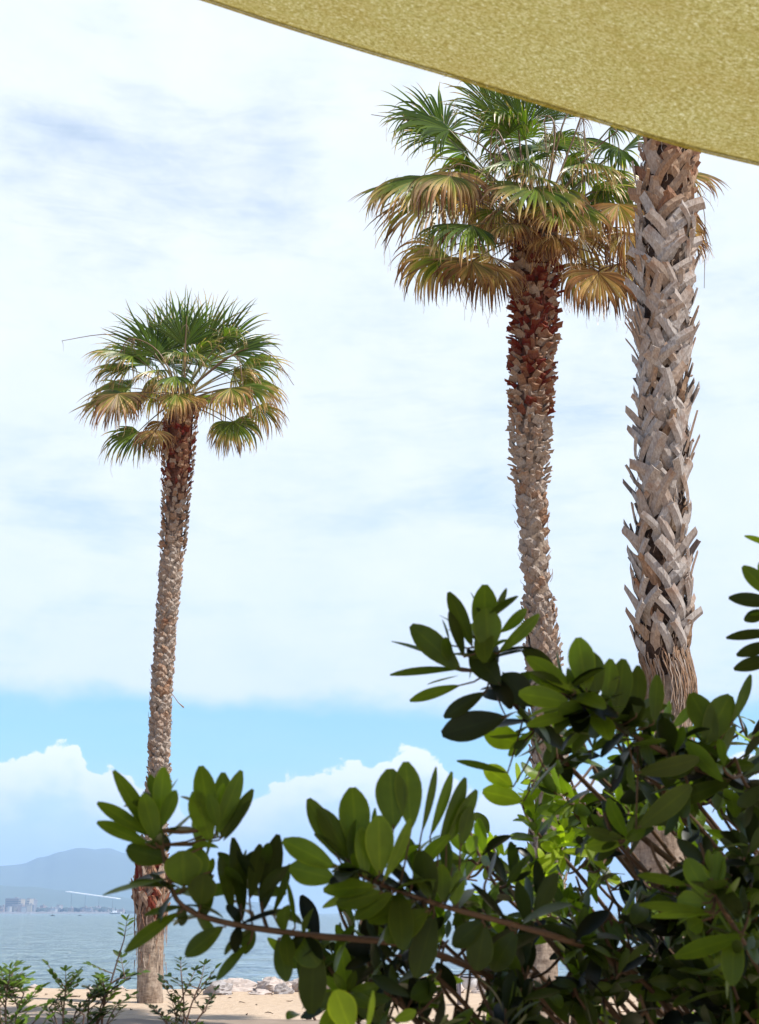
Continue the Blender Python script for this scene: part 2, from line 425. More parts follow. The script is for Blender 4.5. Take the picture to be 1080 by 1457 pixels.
FR_L = [
 # upright young fans
 (240, 498, .1, 228, 420, .3, 82, .10, .05, 1.35, .15, (0, -1, .1)),
 (262, 492, -.2, 268, 420, -.2, 78, .12, .10, 1.1, .15, (0.3, -1, .2)),
 (288, 494, .1, 306, 420, .2, 80, .12, .12, 1.2, .2, (-.2, -1, .2)),
 (222, 505, -.3, 192, 440, -.2, 80, .2, .08, 1.35, .2, (.3, -1, .5)),
 (312, 502, .2, 345, 445, .2, 84, .22, .10, 1.35, .2, (-.3, -1, .5)),
 (330, 505, -.1, 392, 480, -.1, 72, .35, .10, 1.4, .2, (-.1, -.8, .8)),
 (262, 495, .6, 255, 430, .8, 70, .1, .15, 1.2, .2, (0, -1, 0)),
 (212, 520, .4, 150, 480, .5, 85, .45, .15, 1.4, .3, (.1, -.5, 1)),
 (190, 505, -.3, 128, 500, -.5, 66, .5, .28, 1.5, .35, (0, -.6, 1)),
 (184, 525, .2, 118, 525, .3, 60, .6, .4, 1.6, .4, (0, -.7, .8)),
 # mid left, drying
 (176, 560, -.2, 130, 588, -.4, 72, .8, .32, 1.7, .55, (-.2, -.8, .6)),
 (186, 552, .3, 135, 560, .4, 72, .9, .42, 1.7, .5, (0, -.8, .6)),
 (168, 560, -.5, 156, 606, -.8, 62, 1.2, .62, 1.8, .6, (-.2, -1, .4)),
 # lower left
 (197, 614, -.1, 165, 645, -.2, 62, .55, .15, 1.8, .3, (-.3, -1, .3)),
 (222, 612, -.4, 215, 640, -.6, 48, 1.2, .70, 1.6, .5, (0, -1, .3)),
 (232, 600, .5, 220, 640, .8, 55, 1.2, .8, 1.6, .5),
 # centre skirt
 (252, 560, -.7, 248, 610, -1.1, 50, 1.5, .50, 1.7, .6, (0, -1, .2)),
 (272, 565, -.5, 280, 605, -.9, 40, 1.5, .65, 1.6, .6, (0, -1, .2)),
 # right
 (344, 550, -.2, 386, 578, -.4, 66, .75, .33, 1.7, .45, (.2, -.8, .6)),
 (350, 540, .3, 400, 565, .4, 66, .8, .4, 1.7, .5, (.2, -.7, .7)),
 (328, 552, -.7, 335, 590, -1.1, 50, 1.1, .58, 1.7, .55, (0, -1, .3)),
 (366, 578, 0, 402, 612, 0, 52, 1.0, .5, 1.6, .6, (.3, -.9, .4)),
 (332, 600, -.3, 352, 640, -.5, 56, .8, .22, 2.1, .5, (.25, -1, .15)),
 (322, 602, .1, 330, 640, .3, 46, .9, .5, 1.7, .5, (0, -1, .3)),
 (345, 520, .5, 400, 520, .8, 70, .6, .2, 1.5, .35),
 (240, 520, .9, 225, 460, 1.5, 75, .3, .1, 1.6, .2),
 (285, 520, 1.0, 300, 470, 1.6, 75, .3, .1, 1.6, .2),
 (220, 560, 1.0, 190, 580, 1.6, 65, .8, .4, 1.7, .5),
 (305, 560, 1.0, 330, 580, 1.6, 65, .8, .4, 1.7, .5),
 (250, 535, -1.0, 245, 560, -1.5, 50, 1.0, .25, 1.4, .4, (0, -.6, 1)),
]
for i in range(9):
    a = i * 2.39996; ca, sa_ = math.cos(a), math.sin(a); dx = ca * rng.uniform(15, 80); dy = rng.uniform(-55, 15); dd = sa_ * rng.uniform(.4, .9)
    dr_ = max(.08, min(.8, .3 + (dy + 20) / 90 + rng.uniform(-.1, .2)))
    FR_L.append((258 + dx, 535 + dy, dd, 258 + dx * 1.5, 535 + dy * 1.3 + 20 * dr_, dd * 1.6, rng.uniform(38, 52), .6 + dr_, dr_, 1.6, .2 + .4 * dr_))
crown_px(palm, YL, topL, FR_L, rng)
def st(px, Y, d=0): return [P(x, y, Y + d) for x, y in px]
stalk(palm, st([(258, 560), (215, 500), (160, 476), (88, 485)], YL), .018, .9, 3, rng)
stalk(palm, st([(262, 560), (340, 500), (385, 505), (418, 548)], YL, -.2), .018, .9, 3, rng)
stalk(palm, st([(256, 560), (225, 500), (185, 482), (170, 510)], YL, -.5), .018, .75, 22, rng)
stalk(palm, st([(262, 560), (264, 490), (266, 450)], YL, -.4), .02, .9, 4, rng)
stalk(palm, st([(262, 560), (330, 505), (345, 545), (345, 600)], YL, -.5), .014, .6, 14, rng)

# ================================================================== MIDDLE PALM
rng = random.Random(23)
YM = 16.0
prM = make_profile([(320, 762, 30), (350, 762, 34), (380, 762, 36), (450, 761, 36), (520, 757, 33), (580, 755, 31), (620, 754, 32), (650, 754, 31), (690, 755, 24), (740, 758, 23.5), (800, 761, 22.5),
                    (850, 765, 22), (880, 768, 24), (920, 772, 25), (1000, 777, 26), (1100, 783, 28), (1250, 776, 30), (1370, 770, 32), (1457, 768, 35), (1490, 768, 36)], YM, lambda py: .73 if py < 660 else (.73 + .12 * min(1, (py - 660) / 60)))
palm = thing('fan_palm', palm_base(prM), 'fan palm with a shaggy wide crown partly behind the nearest trunk and red upper trunk', 'palm tree', PALM_GROUP)
zr = lambda py: zpx(py, 760, YM)
zt = prM[-1][0]
redM = lambda z: max(0.0, min(1, (z - zr(640)) / 1.0))
tk = core(prM, -.15, zt + .05, .04, .02, 7, redM).obj('trunk', M['bark'], palm, smooth=True, origin=palm.location)
mb = MB()
boots(mb, prM, zr(605), zt - .1, rng, .07, .17, .055, .085, 1.25, lambda z: .98 if z > zr(560) else .75, legs=False)
boots(mb, prM, zr(605), zt - .1, rng, .10, .10, .04, .06, .35, lambda z: .2, legs=False)
boots(mb, prM, zr(700), zr(600), rng, .08, .15, .05, .06, 1.3, lambda z: .06, legs=False)
boots(mb, prM, zr(745), zr(695), rng, .09, .13, .03, .012, .9, lambda z: .15, dth=.5)
boots(mb, prM, zr(870), zr(745), rng, .07, .14, .008, -.012, .3, lambda z: .05, dth=.5)
boots(mb, prM, zr(1000), zr(865), rng, .11, .11, .06, .035, .8, lambda z: .05, dth=.5)
fibres(mb, prM, zr(1000), zr(700), 120, rng, .12, .3, .07, .006, up=True)
boots(mb, prM, zr(1330), zr(1000), rng, .12, .11, .04, .02, .5, lambda z: .05, dth=.5)
fibres(mb, prM, zr(480), zr(340), 130, rng, .3, .9, .1, .007)
tag(mb.obj('leaf_bases', M['boots_red'], tk, origin=palm.location), kind='stuff')
topM = P(762, 330, YM)
FR_M = [
 (640, 185, -.3, 572, 165, -.4, 95, .75, .06, 1.5, .12, (.15, -.8, .7)),
 (632, 192, .2, 590, 150, .2, 90, .7, .10, 1.5, .15, (.3, -1, .3)),
 (665, 215, .7, 600, 190, 1.0, 100, .7, .12, 1.6, .2),
 (706, 165, .0, 690, 110, .0, 85, .35, .22, 1.2, .3, (.2, -1, .2)),
 (745, 180, -.2, 748, 120, -.2, 85, .2, .08, 1.3, .15, (0, -1, .1)),
 (790, 170, .2, 800, 110, .2, 80, .3, .12, 1.3, .25, (-.2, -1, .2)),
 (720, 195, .6, 700, 130, .9, 90, .3, .15, 1.4, .2),
 (765, 268, -1.1, 762, 312, -1.8, 90, .75, .42, 2.3, .3, (.15, -.8, .7)),
 (812, 290, -.8, 835, 335, -1.3, 76, 1.1, .30, 1.9, .4, (.2, -1, .3)),
 (800, 300, -1.2, 800, 345, -1.6, 60, 1.2, .45, 1.8, .5, (.1, -1, .3)),
 (612, 252, -.5, 548, 282, -.7, 100, .9, .38, 1.6, .45, (-.1, -.8, .7)),
 (640, 250, -.9, 600, 290, -1.4, 90, 1.3, .52, 1.7, .6, (-.1, -1, .5)),
 (600, 262, .3, 535, 272, .5, 94, .75, .30, 1.6, .4, (0, -.7, .8)),
 (628, 275, -.1, 560, 320, 0, 105, .8, .45, 1.6, .5, (-.1, -.8, .6)),
 (650, 245, -.6, 640, 300, -1.0, 80, 1.5, .68, 1.7, .5, (0, -1, .4)),
 (672, 320, -.9, 612, 350, -1.4, 92, .65, .12, 1.5, .25, (-.2, -1, .5)),
 (640, 365, -.3, 590, 400, -.4, 78, .8, .45, 1.8, .6, (-.2, -1, .3)),
 (625, 355, .2, 560, 400, .4, 80, .8, .50, 1.8, .6, (-.2, -1, .3)),
 (672, 372, -.5, 650, 415, -.8, 68, 1.0, .66, 1.9, .55, (-.1, -1, .2)),
 (705, 380, -.5, 700, 425, -.8, 62, 1.0, .72, 1.8, .5, (0, -1, .2)),
 (700, 365, .5, 680, 410, .9, 72, 1.0, .75, 1.8, .5, (0, -1, .3)),
 (852, 388, -.2, 850, 430, -.3, 76, .8, .74, 2.0, .45, (.1, -1, .15)),
 (880, 375, .3, 900, 420, .5, 70, .9, .78, 1.9, .5, (.1, -1, .2)),
 (826, 375, .6, 830, 420, .9, 64, 1.0, .7, 1.8, .5, (.1, -1, .2)),
 (880, 210, .3, 850, 215, 0, 70, .5, .05, 1.7, .1, (-.1, -1, .3)),
 (885, 215, .6, 930, 190, .9, 85, .5, .10, 1.6, .2),
 (862, 262, .1, 895, 280, .1, 72, 1.0, .30, 1.7, .45, (.1, -1, .4)),
 (880, 290, -.2, 890, 330, -.4, 72, 1.3, .60, 1.8, .6, (.1, -1, .3)),
 (890, 330, .3, 880, 370, .3, 66, 1.2, .72, 1.8, .5, (.1, -1, .3)),
 (950, 245, .2, 1005, 255, .2, 78, .8, .50, 1.4, .5, (.0, -.7, .8)),
 (955, 300, .4, 1000, 330, .5, 72, .8, .66, 1.5, .5, (.1, -.9, .5)),
 (965, 330, .1, 995, 350, .1, 50, 1.0, .70, 1.4, .5, (.1, -.9, .5)),
 (830, 250, 1.0, 880, 260, 1.7, 90, .7, .2, 1.7, .3),
 (700, 250, 1.1, 660, 270, 1.8, 90, .7, .25, 1.7, .4),
 (765, 215, 1.2, 768, 200, 2.1, 90, .5, .1, 1.7, .2),
 (765, 300, 1.2, 768, 330, 1.9, 80, 1.0, .6, 1.7, .4),
 (735, 235, -.9, 722, 230, -1.6, 66, .9, .15, 1.5, .25, (0, -.3, 1)),
 (830, 240, -.5, 850, 235, -.9, 70, .9, .3, 1.5, .4, (0, -.5, 1)),
 (705, 300, -.1, 690, 330, -.2, 60, 1.3, .5, 1.6, .55, (0, -1, .3)),
 (740, 320, -.9, 736, 350, -1.3, 46, 1.5, .8, 1.5, .4, (0, -1, .2)),
 (790, 335, -.8, 795, 370, -1.1, 50, 1.5, .78, 1.5, .4, (0, -1, .2)),
]
for i in range(28):
    a = i * 2.39996; ca, sa_ = math.cos(a), math.sin(a); dx = ca * rng.uniform(15, 125); dy = rng.uniform(-110, 60); dd = sa_ * rng.uniform(.5, 1.1)
    dr_ = max(.08, min(.8, .35 + (dy + 20) / 160 + rng.uniform(-.15, .15)))
    FR_M.append((762 + dx, 280 + dy, dd, 762 + dx * 1.6, 280 + dy * 1.2 + 30 * dr_, dd * 1.6, rng.uniform(48, 72), .7 + dr_, dr_, 1.6, .2 + .4 * dr_))
crown_px(palm, YM, topM, FR_M, rng)
stalk(palm, st([(755, 330), (700, 220), (620, 180), (528, 163)], YM, -.2), .016, .9, 2, rng)
stalk(palm, st([(762, 320), (745, 250), (738, 185)], YM, -.6), .03, .9, 3, rng)
stalk(palm, st([(755, 325), (720, 210), (700, 190), (697, 300)], YM, -.9), .017, .9, 10, rng)
stalk(palm, st([(755, 325), (715, 230), (705, 210), (703, 310)], YM, -.8), .017, .8, 6, rng)
stalk(palm, st([(768, 325), (800, 180), (825, 150), (838, 250)], YM, -.7), .018, .75, 14, rng)
stalk(palm, st([(768, 325), (815, 200), (830, 170), (833, 290)], YM, -.9), .018, .7, 16, rng)
stalk(palm, st([(770, 325), (830, 230), (880, 185)], YM, -.2), .024, .95, 4, rng)
stalk(palm, st([(768, 325), (790, 190), (775, 170), (783, 260)], YM, -1.0), .016, .65, 16, rng)
stalk(palm, st([(775, 330), (960, 270), (1000, 290), (1002, 410)], YM, .1), .013, .9, 3, rng)
stalk(palm, st([(750, 325), (690, 250), (640, 240), (648, 330)], YM, -.9), .014, .65, 22, rng)
stalk(palm, st([(750, 325), (700, 330), (660, 340), (655, 400)], YM, -.6), .014, .7, 18, rng)

# ================================================================== RIGHT (NEAREST) PALM
rng = random.Random(37)
YR = 12.0
prR = make_profile([(-190, 948, 36), (-100, 948, 40), (100, 950, 42), (190, 952, 42), (300, 948, 42), (400, 946, 41), (500, 944, 38), (600, 944, 38), (700, 942, 38), (800, 940, 40), (880, 944, 42),
                    (930, 945, 40), (970, 955, 32), (1010, 955, 33), (1100, 944, 36), (1200, 936, 39), (1300, 944, 38), (1400, 955, 37), (1457, 960, 38), (1545, 962, 42)], YR, lambda py: .86 if py < 960 else 1.0)
palm = thing('fan_palm', palm_base(prR), 'nearest palm with a thick trunk of crossed grey leaf bases rising behind the shade sail', 'palm tree', PALM_GROUP)
zr = lambda py: zpx(py, 945, YR)
zt = prR[-1][0]
tk = core(prR, -.15, zr(965), .02, .02, 13).obj('trunk', M['bark'], palm, smooth=True, origin=palm.location)
mb = MB()
def crossed(z0, z1, n, pal):
    for i in range(n):
        z = z0 + (z1 - z0) * (i + rng.random()) / n; th = i * 2.39996 + rng.uniform(-.5, .5); sg = 1 if i % 2 else -1
        h = rng.uniform(.22, .46); D = sg * rng.uniform(.35, 1.2); l1 = rng.uniform(.02, .06) + (.07 if rng.random() < .28 else 0)
        strap(mb, prR, [(th + D * q, z + h * q ** .92, -.03 + (.055 if q > .1 else 0) * min(1, q * 3) + l1 * q * q - (.02 if q < .5 else 0)) for q in (0, .16, .33, .5, .67, .84, 1.0)],
              rng.uniform(.09, .165), .007, max(0, min(1, rng.gauss(pal, .16))), rng, rng.uniform(.6, .95))
crossed(zr(950), zr(330), 280, .04)
fibres(mb, prR, zr(940), zr(200), 260, rng, .22, .25, .05, .004)
boots(mb, prR, zr(945), zr(330), rng, .22, .10, .10, .05, .16, lambda z: .35, dth=.5, jit=.9)
crossed(zr(330), zt - .1, 110, .42)
boots(mb, prR, zr(330), zt - .1, rng, .22, .12, .08, .05, .5, lambda z: .5, dth=.6)
for i in range(12):   # the long split bases that stand away from the trunk
    th = rng.choice((math.pi, 0)) + rng.uniform(-.5, .5); z = zr(rng.uniform(400, 900)); D = rng.uniform(-.2, .2)
    strap(mb, prR, [(th, z, 0), (th + D * .3, z + .14, .03), (th + D * .7, z + .28, .07), (th + D, z + .42, .12)], .075, .016, .3, rng, .45)
for i in range(7):
    th = math.pi + rng.uniform(-.6, .5); z = zr(500 + rng.uniform(-30, 25)); D = rng.uniform(-.15, .15)
    strap(mb, prR, [(th, z, 0), (th + D * .3, z + .14, .03), (th + D * .7, z + .27, .08), (th + D, z + .38, .15)], .06, .014, .3, rng, .3)
fibres(mb, prR, zr(950), zr(925), 160, rng, .5, .35, .04, .012)
fibres(mb, prR, zr(1100), zr(950), 60, rng, .5, .5, .03, .010)
fibres(mb, prR, zr(900), zr(250), 80, rng, .15, .4, .04, .004, up=True)
tag(mb.obj('leaf_bases', M['boots_grey'], tk, origin=palm.location), kind='stuff')
core(prR, zr(970), zt + .05, .035, .02, 17).obj('upper_trunk', M['bark_dark'], palm, smooth=True, origin=palm.location)
topR = V((prR[-1][1], YR, zt))
for i in range(34):
    az = i * 2.39996; el = R(72 - 100 * (i / 33)); L = rng.uniform(.8, 1.0)
    d = V((math.cos(az) * math.cos(el), math.sin(az) * math.cos(el), math.sin(el)))
    ax = (d + V((0, 0, -.25))).normalized(); dry = .08 + max(0, (i - 18) / 16) * .6
    frond(palm, topR + V((0, 0, -.1)), topR + d * L, ax, .72, .4 + .5 * i / 33, dry, rng, 1.7, 30, tipdry=.2 + .3 * i / 33)

# ================================================================== FOREGROUND SHRUB
rng = random.Random(5)
def add_leaf(mb, base, d, n, L, W, curl, age_shade, fold=.22, shape=0.62, K=9):
    d = d.normalized(); n = (n - d * n.dot(d)); n = n.normalized() if n.length > 1e-4 else d.orthogonal().normalized()
    s = d.cross(n); vs = []; fs = []; bv = []
    p = V(base); dd = d.copy(); nn = n.copy()
    for k in range(K + 1):
        t = k / K
        if k:
            dd = (dd - nn * curl / K).normalized(); nn = s.cross(dd) * -1 if s.cross(dd).dot(nn) < 0 else s.cross(dd); nn = nn.normalized()
            p = p + dd * (L / K)
        # obovate outline
        w = W * .5 * (math.sin(math.pi * min(1, t ** (0.9) )) ** .65 * (0.55 + 0.75 * t) if 0 < t < 1 else 0.0)
        w *= 1.0 if t < .9 else 1.02
        w = max(w, W * .025 if t < .5 else W * .05)
        if t == 1: w = W * .10
        vs += [p - s * w + nn * w * fold, p, p + s * w + nn * w * fold]; bv += [1.0, 0.0, 1.0]
    for k in range(K):
        o = 3 * k; fs += [(o, o + 1, o + 4, o + 3), (o + 1, o + 2, o + 5, o + 4)]
    mb.add(vs, fs, age_shade, bv)

shrub_root = V((0.95, 2.3, 0))
shrub = thing('glossy_leaved_shrub', shrub_root, 'large dark shrub with oval glossy leaves spreading across the lower right foreground', 'shrub')
mbt = MB(); trunk_top = V((.72, 2.2, .95))
mbt.tube([shrub_root - V((0, 0, .1)), shrub_root + V((-.06, -.03, .4)), trunk_top], [.05, .042, .03], 9)
for a in ((.5, 1.85, 1.15), (.95, 2.2, 1.3), (.25, 1.9, 1.08), (1.15, 2.5, 1.3), (.7, 2.0, 1.35), (1.0, 1.9, 1.25)):
    mbt.tube([trunk_top - V((0, 0, .1)), (trunk_top + V(a)) / 2 + V((.02, 0, .03)), a], [.022, .016, .010], 7)
mbt.obj('stem', M['twig'], shrub, smooth=True, origin=shrub_root)

LIMBS = [trunk_top, trunk_top + V((0, 0, -.1))] + [V(q) for q in ((.5, 1.85, 1.15), (.95, 2.2, 1.3), (.25, 1.9, 1.08), (1.15, 2.5, 1.3), (.7, 2.0, 1.35), (1.0, 1.9, 1.25), (.75, 2.08, 1.12))]
def curve(pts, n=5):
    pts = [V(p) for p in pts]; sm = []
    for i in range(len(pts) - 1):
        p0 = pts[max(i - 1, 0)]; p1 = pts[i]; p2 = pts[i + 1]; p3 = pts[min(i + 2, len(pts) - 1)]
        for k in range(n):
            t = k / n
            sm.append(0.5 * ((2 * p1) + (p2 - p0) * t + (2 * p0 - 5 * p1 + 4 * p2 - p3) * t * t + (3 * p1 - p0 - 3 * p2 + p3) * t ** 3))
    sm.append(pts[-1]); return sm
GAPS = [(665, 1412, 34, 34), (652, 1358, 42, 34), (575, 1436, 28, 18), (862, 1290, 26, 28), (826, 1108, 22, 24), (886, 1222, 22, 18), (822, 1242, 18, 22), (683, 1250, 24, 18),
        (938, 1218, 40, 28), (390, 1404, 55, 26), (1052, 1075, 20, 16), (885, 1436, 26, 14), (780, 1372, 30, 26), (1010, 1150, 16, 14), (720, 1290, 18, 14), (960, 1440, 30, 16), (655, 1165, 20, 30)]
def in_gap(p):
    q = p - EYE; f = q.y * math.cos(PITCH) + q.z * math.sin(PITCH); u = -q.y * math.sin(PITCH) + q.z * math.cos(PITCH)
    px = 540 + FPX * q.x / f; py = 728.5 - FPX * u / f
    return any(((px - a) / c) ** 2 + ((py - b) / d) ** 2 < 1 for a, b, c, d in GAPS)
def whorl(lm, c, axis, n, L, age_shade, rng, open0=.3, open1=1.2, len_ax=.05, W=.37):
    """rosette of leaves round a twig end; inner leaves upright, outer open"""
    axis = axis.normalized(); u = axis.orthogonal().normalized(); v = axis.cross(u); ph = rng.random() * 6
    for i in range(n):
        t = i / max(1, n - 1); th = ph + i * 2.39996
        op = open1 + (open0 - open1) * t + rng.uniform(-.15, .15)
        side = u * math.cos(th) + v * math.sin(th)
        d = (axis * math.cos(op) + side * math.sin(op)).normalized()
        b = c - axis * len_ax * (1 - t) + side * .003
        l = L * .9 * (1 - .25 * t * t) * rng.uniform(.65, 1.15)
        if in_gap(b + d * l * .45) or in_gap(b + d * l * .85): continue
        nn = axis * math.sin(op) - side * math.cos(op)
        nn = nn + d.cross(nn) * rng.uniform(-.35, .35)
        add_leaf(lm, b, d, nn, l, l * W * rng.uniform(.85, 1.15), rng.uniform(-.3, .9), max(0, min(1, age_shade + rng.uniform(-.28, .28))))
def branch(pts, r0, r1, clusters, label=None, extra=(), sprinkle=0, L=.062, age_shade=.35, rng=rng, leafage=None):
    """pts = px,py,depth polyline; clusters = (px,py,depth, axis px,py,depth offset, n, L, age)"""
    bm_ = MB(); lm = MB(); pl = curve([P(*p) for p in pts]); n = len(pl)
    bm_.tube(pl, [r0 + (r1 - r0) * k / (n - 1) for k in range(n)], 7)
    lb = min(LIMBS, key=lambda q: (q - pl[0]).length + (.25 if q.z > pl[0].z else 0))
    if (lb - pl[0]).length > .01:
        bm_.tube(curve([lb, lb.lerp(pl[0], .5) + V((0, .02, -.03)), pl[0], pl[0] + (pl[1] - pl[0]) * .5], 6), [r0 * 1.15] * 19, 6)
    for c in clusters:
        px, py, Y, ax, ay, ad, num, LL, ag = c
        base = P(px, py, Y); tip = P(ax, ay, Y + ad); axis = tip - base
        q = min(pl, key=lambda w: (w - base).length)
        if (q - base).length > .004:
            bm_.tube(curve([q, (q + base) / 2 + V((0, 0, -.006)), base, base + axis.normalized() * .02], 4), [.0024 - .001 * k / 12 for k in range(13)], 5)
        whorl(lm, base + axis.normalized() * .02, axis, num, LL, ag, rng)
    for e in extra:   # single leaves: base px,py,depth, tip px,py,depth off, width px, facing (0..1 edge-on), age
        bx, by, Y, tx, ty, td, wpx, face, ag = e
        b = P(bx, by, Y); tp = P(tx, ty, Y + td); d = tp - b
        view = (EYE - b).normalized(); nn = view - d.normalized() * view.dot(d.normalized()); nn.normalize()
        sd = d.normalized().cross(nn); n2 = nn * math.cos(face) + sd * math.sin(face)
        W = wpx * Y / FPX * .90
        add_leaf(lm, b, d, n2, d.length * 1.02, W, rng.uniform(.05, .3), ag, fold=.15)
        q = min(pl, key=lambda w: (w - b).length)
        if (q - b).length > .004: bm_.tube([q, (q + b) / 2 + V((0, 0, -.003)), b, b + d * .08], [.0014, .0012, .001, .001], 5)
    for k in range(sprinkle):
        q = pl[int(rng.uniform(.1, .98) * n)]; d = V((rng.uniform(-1, 1), rng.uniform(-1, 1), rng.uniform(-.8, 1))).normalized()
        l = L * rng.uniform(.7, 1.1)
        if in_gap(q + d * l * .5): continue
        add_leaf(lm, q, d, V((rng.uniform(-.5, .5), rng.uniform(-.6, .2), 1)), l, l * .44, rng.uniform(0, .7), max(0, min(1, age_shade + rng.uniform(-.3, .3))))
    bo = bm_.obj('branch', M['twig'], shrub, smooth=True, origin=pl[0])
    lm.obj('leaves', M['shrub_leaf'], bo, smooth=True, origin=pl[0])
    return bo

# branch 1: lowest left arm
branch([(760, 1420, 1.75), (600, 1350, 1.55), (433, 1330, 1.45), (322, 1313, 1.42), (259, 1288, 1.40), (238, 1240, 1.40), (222, 1150, 1.40)], .0045, .0018,
  [(225, 1165, 1.40, 212, 1090, .01, 9, .052, .45), (310, 1170, 1.42, 300, 1100, .02, 8, .055, .42),
   (370, 1270, 1.47, 385, 1190, .02, 9, .055, .15), (345, 1250, 1.50, 335, 1190, .04, 8, .052, .1), (290, 1240, 1.44, 285, 1180, 0, 6, .05, .3)],
  extra=[(228, 1205, 1.39, 164, 1097, 0, 30, .5, .4), (215, 1190, 1.39, 140, 1141, 0, 26, .4, .4), (213, 1203, 1.39, 139, 1166, 0, 25, .4, .42),
   (225, 1170, 1.39, 236, 1092, 0, 34, .4, .5), (222, 1200, 1.38, 205, 1130, 0, 34, .2, .55), (240, 1225, 1.40, 180, 1205, 0, 42, .2, .2),
   (300, 1185, 1.42, 287, 1088, 0, 38, .1, .45), (306, 1190, 1.42, 345, 1098, 0, 30, .3, .45), (312, 1195, 1.43, 362, 1126, 0, 26, .5, .25), (315, 1190, 1.44, 318, 1100, 0, 34, .1, .4),
   (300, 1200, 1.41, 277, 1125, .01, 40, .1, .5), (255, 1262, 1.40, 188, 1248, -.02, 20, .9, .2), (240, 1250, 1.38, 148, 1266, -.03, 22, 1.2, .35), (262, 1290, 1.40, 206, 1295, -.01, 18, .9, .25),
   (258, 1297, 1.39, 175, 1346, -.02, 28, .7, .3), (262, 1262, 1.40, 260, 1212, -.01, 62, .0, .45), (285, 1290, 1.40, 290, 1245, -.01, 46, .1, .2), (268, 1262, 1.41, 283, 1205, 0, 50, .1, .35),
   (318, 1318, 1.42, 264, 1358, -.01, 32, .3, .25), (356, 1340, 1.44, 306, 1392, 0, 20, .6, .3), (396, 1335, 1.45, 408, 1395, -.01, 30, .0, .25),
   (420, 1330, 1.46, 452, 1372, -.01, 46, .0, .3), (448, 1335, 1.47, 442, 1442, .0, 46, .1, .15), (300, 1240, 1.41, 288, 1305, 0, 26, .2, .2),
   (345, 1310, 1.46, 337, 1190, .02, 30, .5, .1), (372, 1300, 1.46, 396, 1188, .02, 34, .1, .08), (388, 1300, 1.46, 418, 1230, .02, 18, .7, .25), (355, 1280, 1.45, 372, 1200, .02, 26, .2, .1),
   (420, 1320, 1.44, 412, 1255, 0, 14, .9, .4), (330, 1300, 1.45, 318, 1215, .02, 26, .5, .15)], sprinkle=40, L=.045, age_shade=.15)
# branch 2: long middle arm with the fan of upright leaves
branch([(1010, 1500, 2.0), (950, 1430, 1.85), (863, 1363, 1.65), (803, 1337, 1.58), (720, 1313, 1.5), (633, 1290, 1.45), (553, 1263, 1.42), (500, 1240, 1.41)], .0055, .002,
  [(505, 1240, 1.42, 450, 1150, .02, 10, .066, .45), (540, 1240, 1.44, 510, 1140, .02, 9, .068, .45), (590, 1250, 1.46, 580, 1130, .03, 9, .066, .4),
   (640, 1255, 1.50, 655, 1160, .05, 8, .06, .3), (690, 1270, 1.55, 700, 1190, .05, 8, .058, .15), (600, 1300, 1.46, 560, 1360, 0, 8, .06, .1), (760, 1300, 1.58, 780, 1220, .05, 10, .06, .12), (830, 1330, 1.65, 850, 1260, .05, 10, .06, .15)],
  extra=[(478, 1235, 1.41, 404, 1195, 0, 38, .2, .5), (478, 1252, 1.41, 412, 1232, 0, 44, .15, .5), (480, 1220, 1.42, 440, 1137, .0, 34, .2, .3), (500, 1225, 1.42, 455, 1150, 0, 36, .3, .25),
   (508, 1215, 1.42, 502, 1120, 0, 52, .05, .4), (560, 1180, 1.43, 555, 1095, 0, 54, .05, .35), (585, 1180, 1.43, 578, 1085, .0, 46, .15, .42), (600, 1185, 1.46, 625, 1093, 0, 16, .6, .3), (612, 1190, 1.47, 648, 1100, 0, 20, .5, .45),
   (625, 1200, 1.47, 668, 1108, 0, 26, .4, .3), (635, 1200, 1.47, 682, 1126, 0, 26, .4, .35), (655, 1205, 1.47, 670, 1148, 0, 26, .3, .3), (540, 1245, 1.40, 540, 1162, -.01, 48, .1, .65),
   (545, 1255, 1.40, 590, 1170, -.01, 24, .6, .6), (520, 1250, 1.40, 515, 1178, 0, 30, .3, .6), (535, 1262, 1.40, 462, 1262, -.01, 34, .5, .5), (545, 1270, 1.40, 480, 1285, -.01, 34, .3, .35),
   (560, 1270, 1.40, 505, 1305, -.01, 30, .4, .3), (590, 1282, 1.42, 525, 1310, -.01, 36, .4, .3), (610, 1295, 1.42, 550, 1335, -.02, 44, .2, .25), (612, 1280, 1.43, 595, 1215, 0, 34, .2, .4), (630, 1285, 1.44, 630, 1230, 0, 28, .2, .45),
   (645, 1290, 1.45, 655, 1240, 0, 26, .3, .55), (618, 1300, 1.44, 592, 1390, 0, 44, .1, .15), (688, 1310, 1.48, 645, 1345, 0, 36, .2, .15), (690, 1315, 1.48, 678, 1380, 0, 44, .1, .15), (735, 1325, 1.5, 700, 1380, 0, 40, .2, .15)],
  sprinkle=50, age_shade=.15)
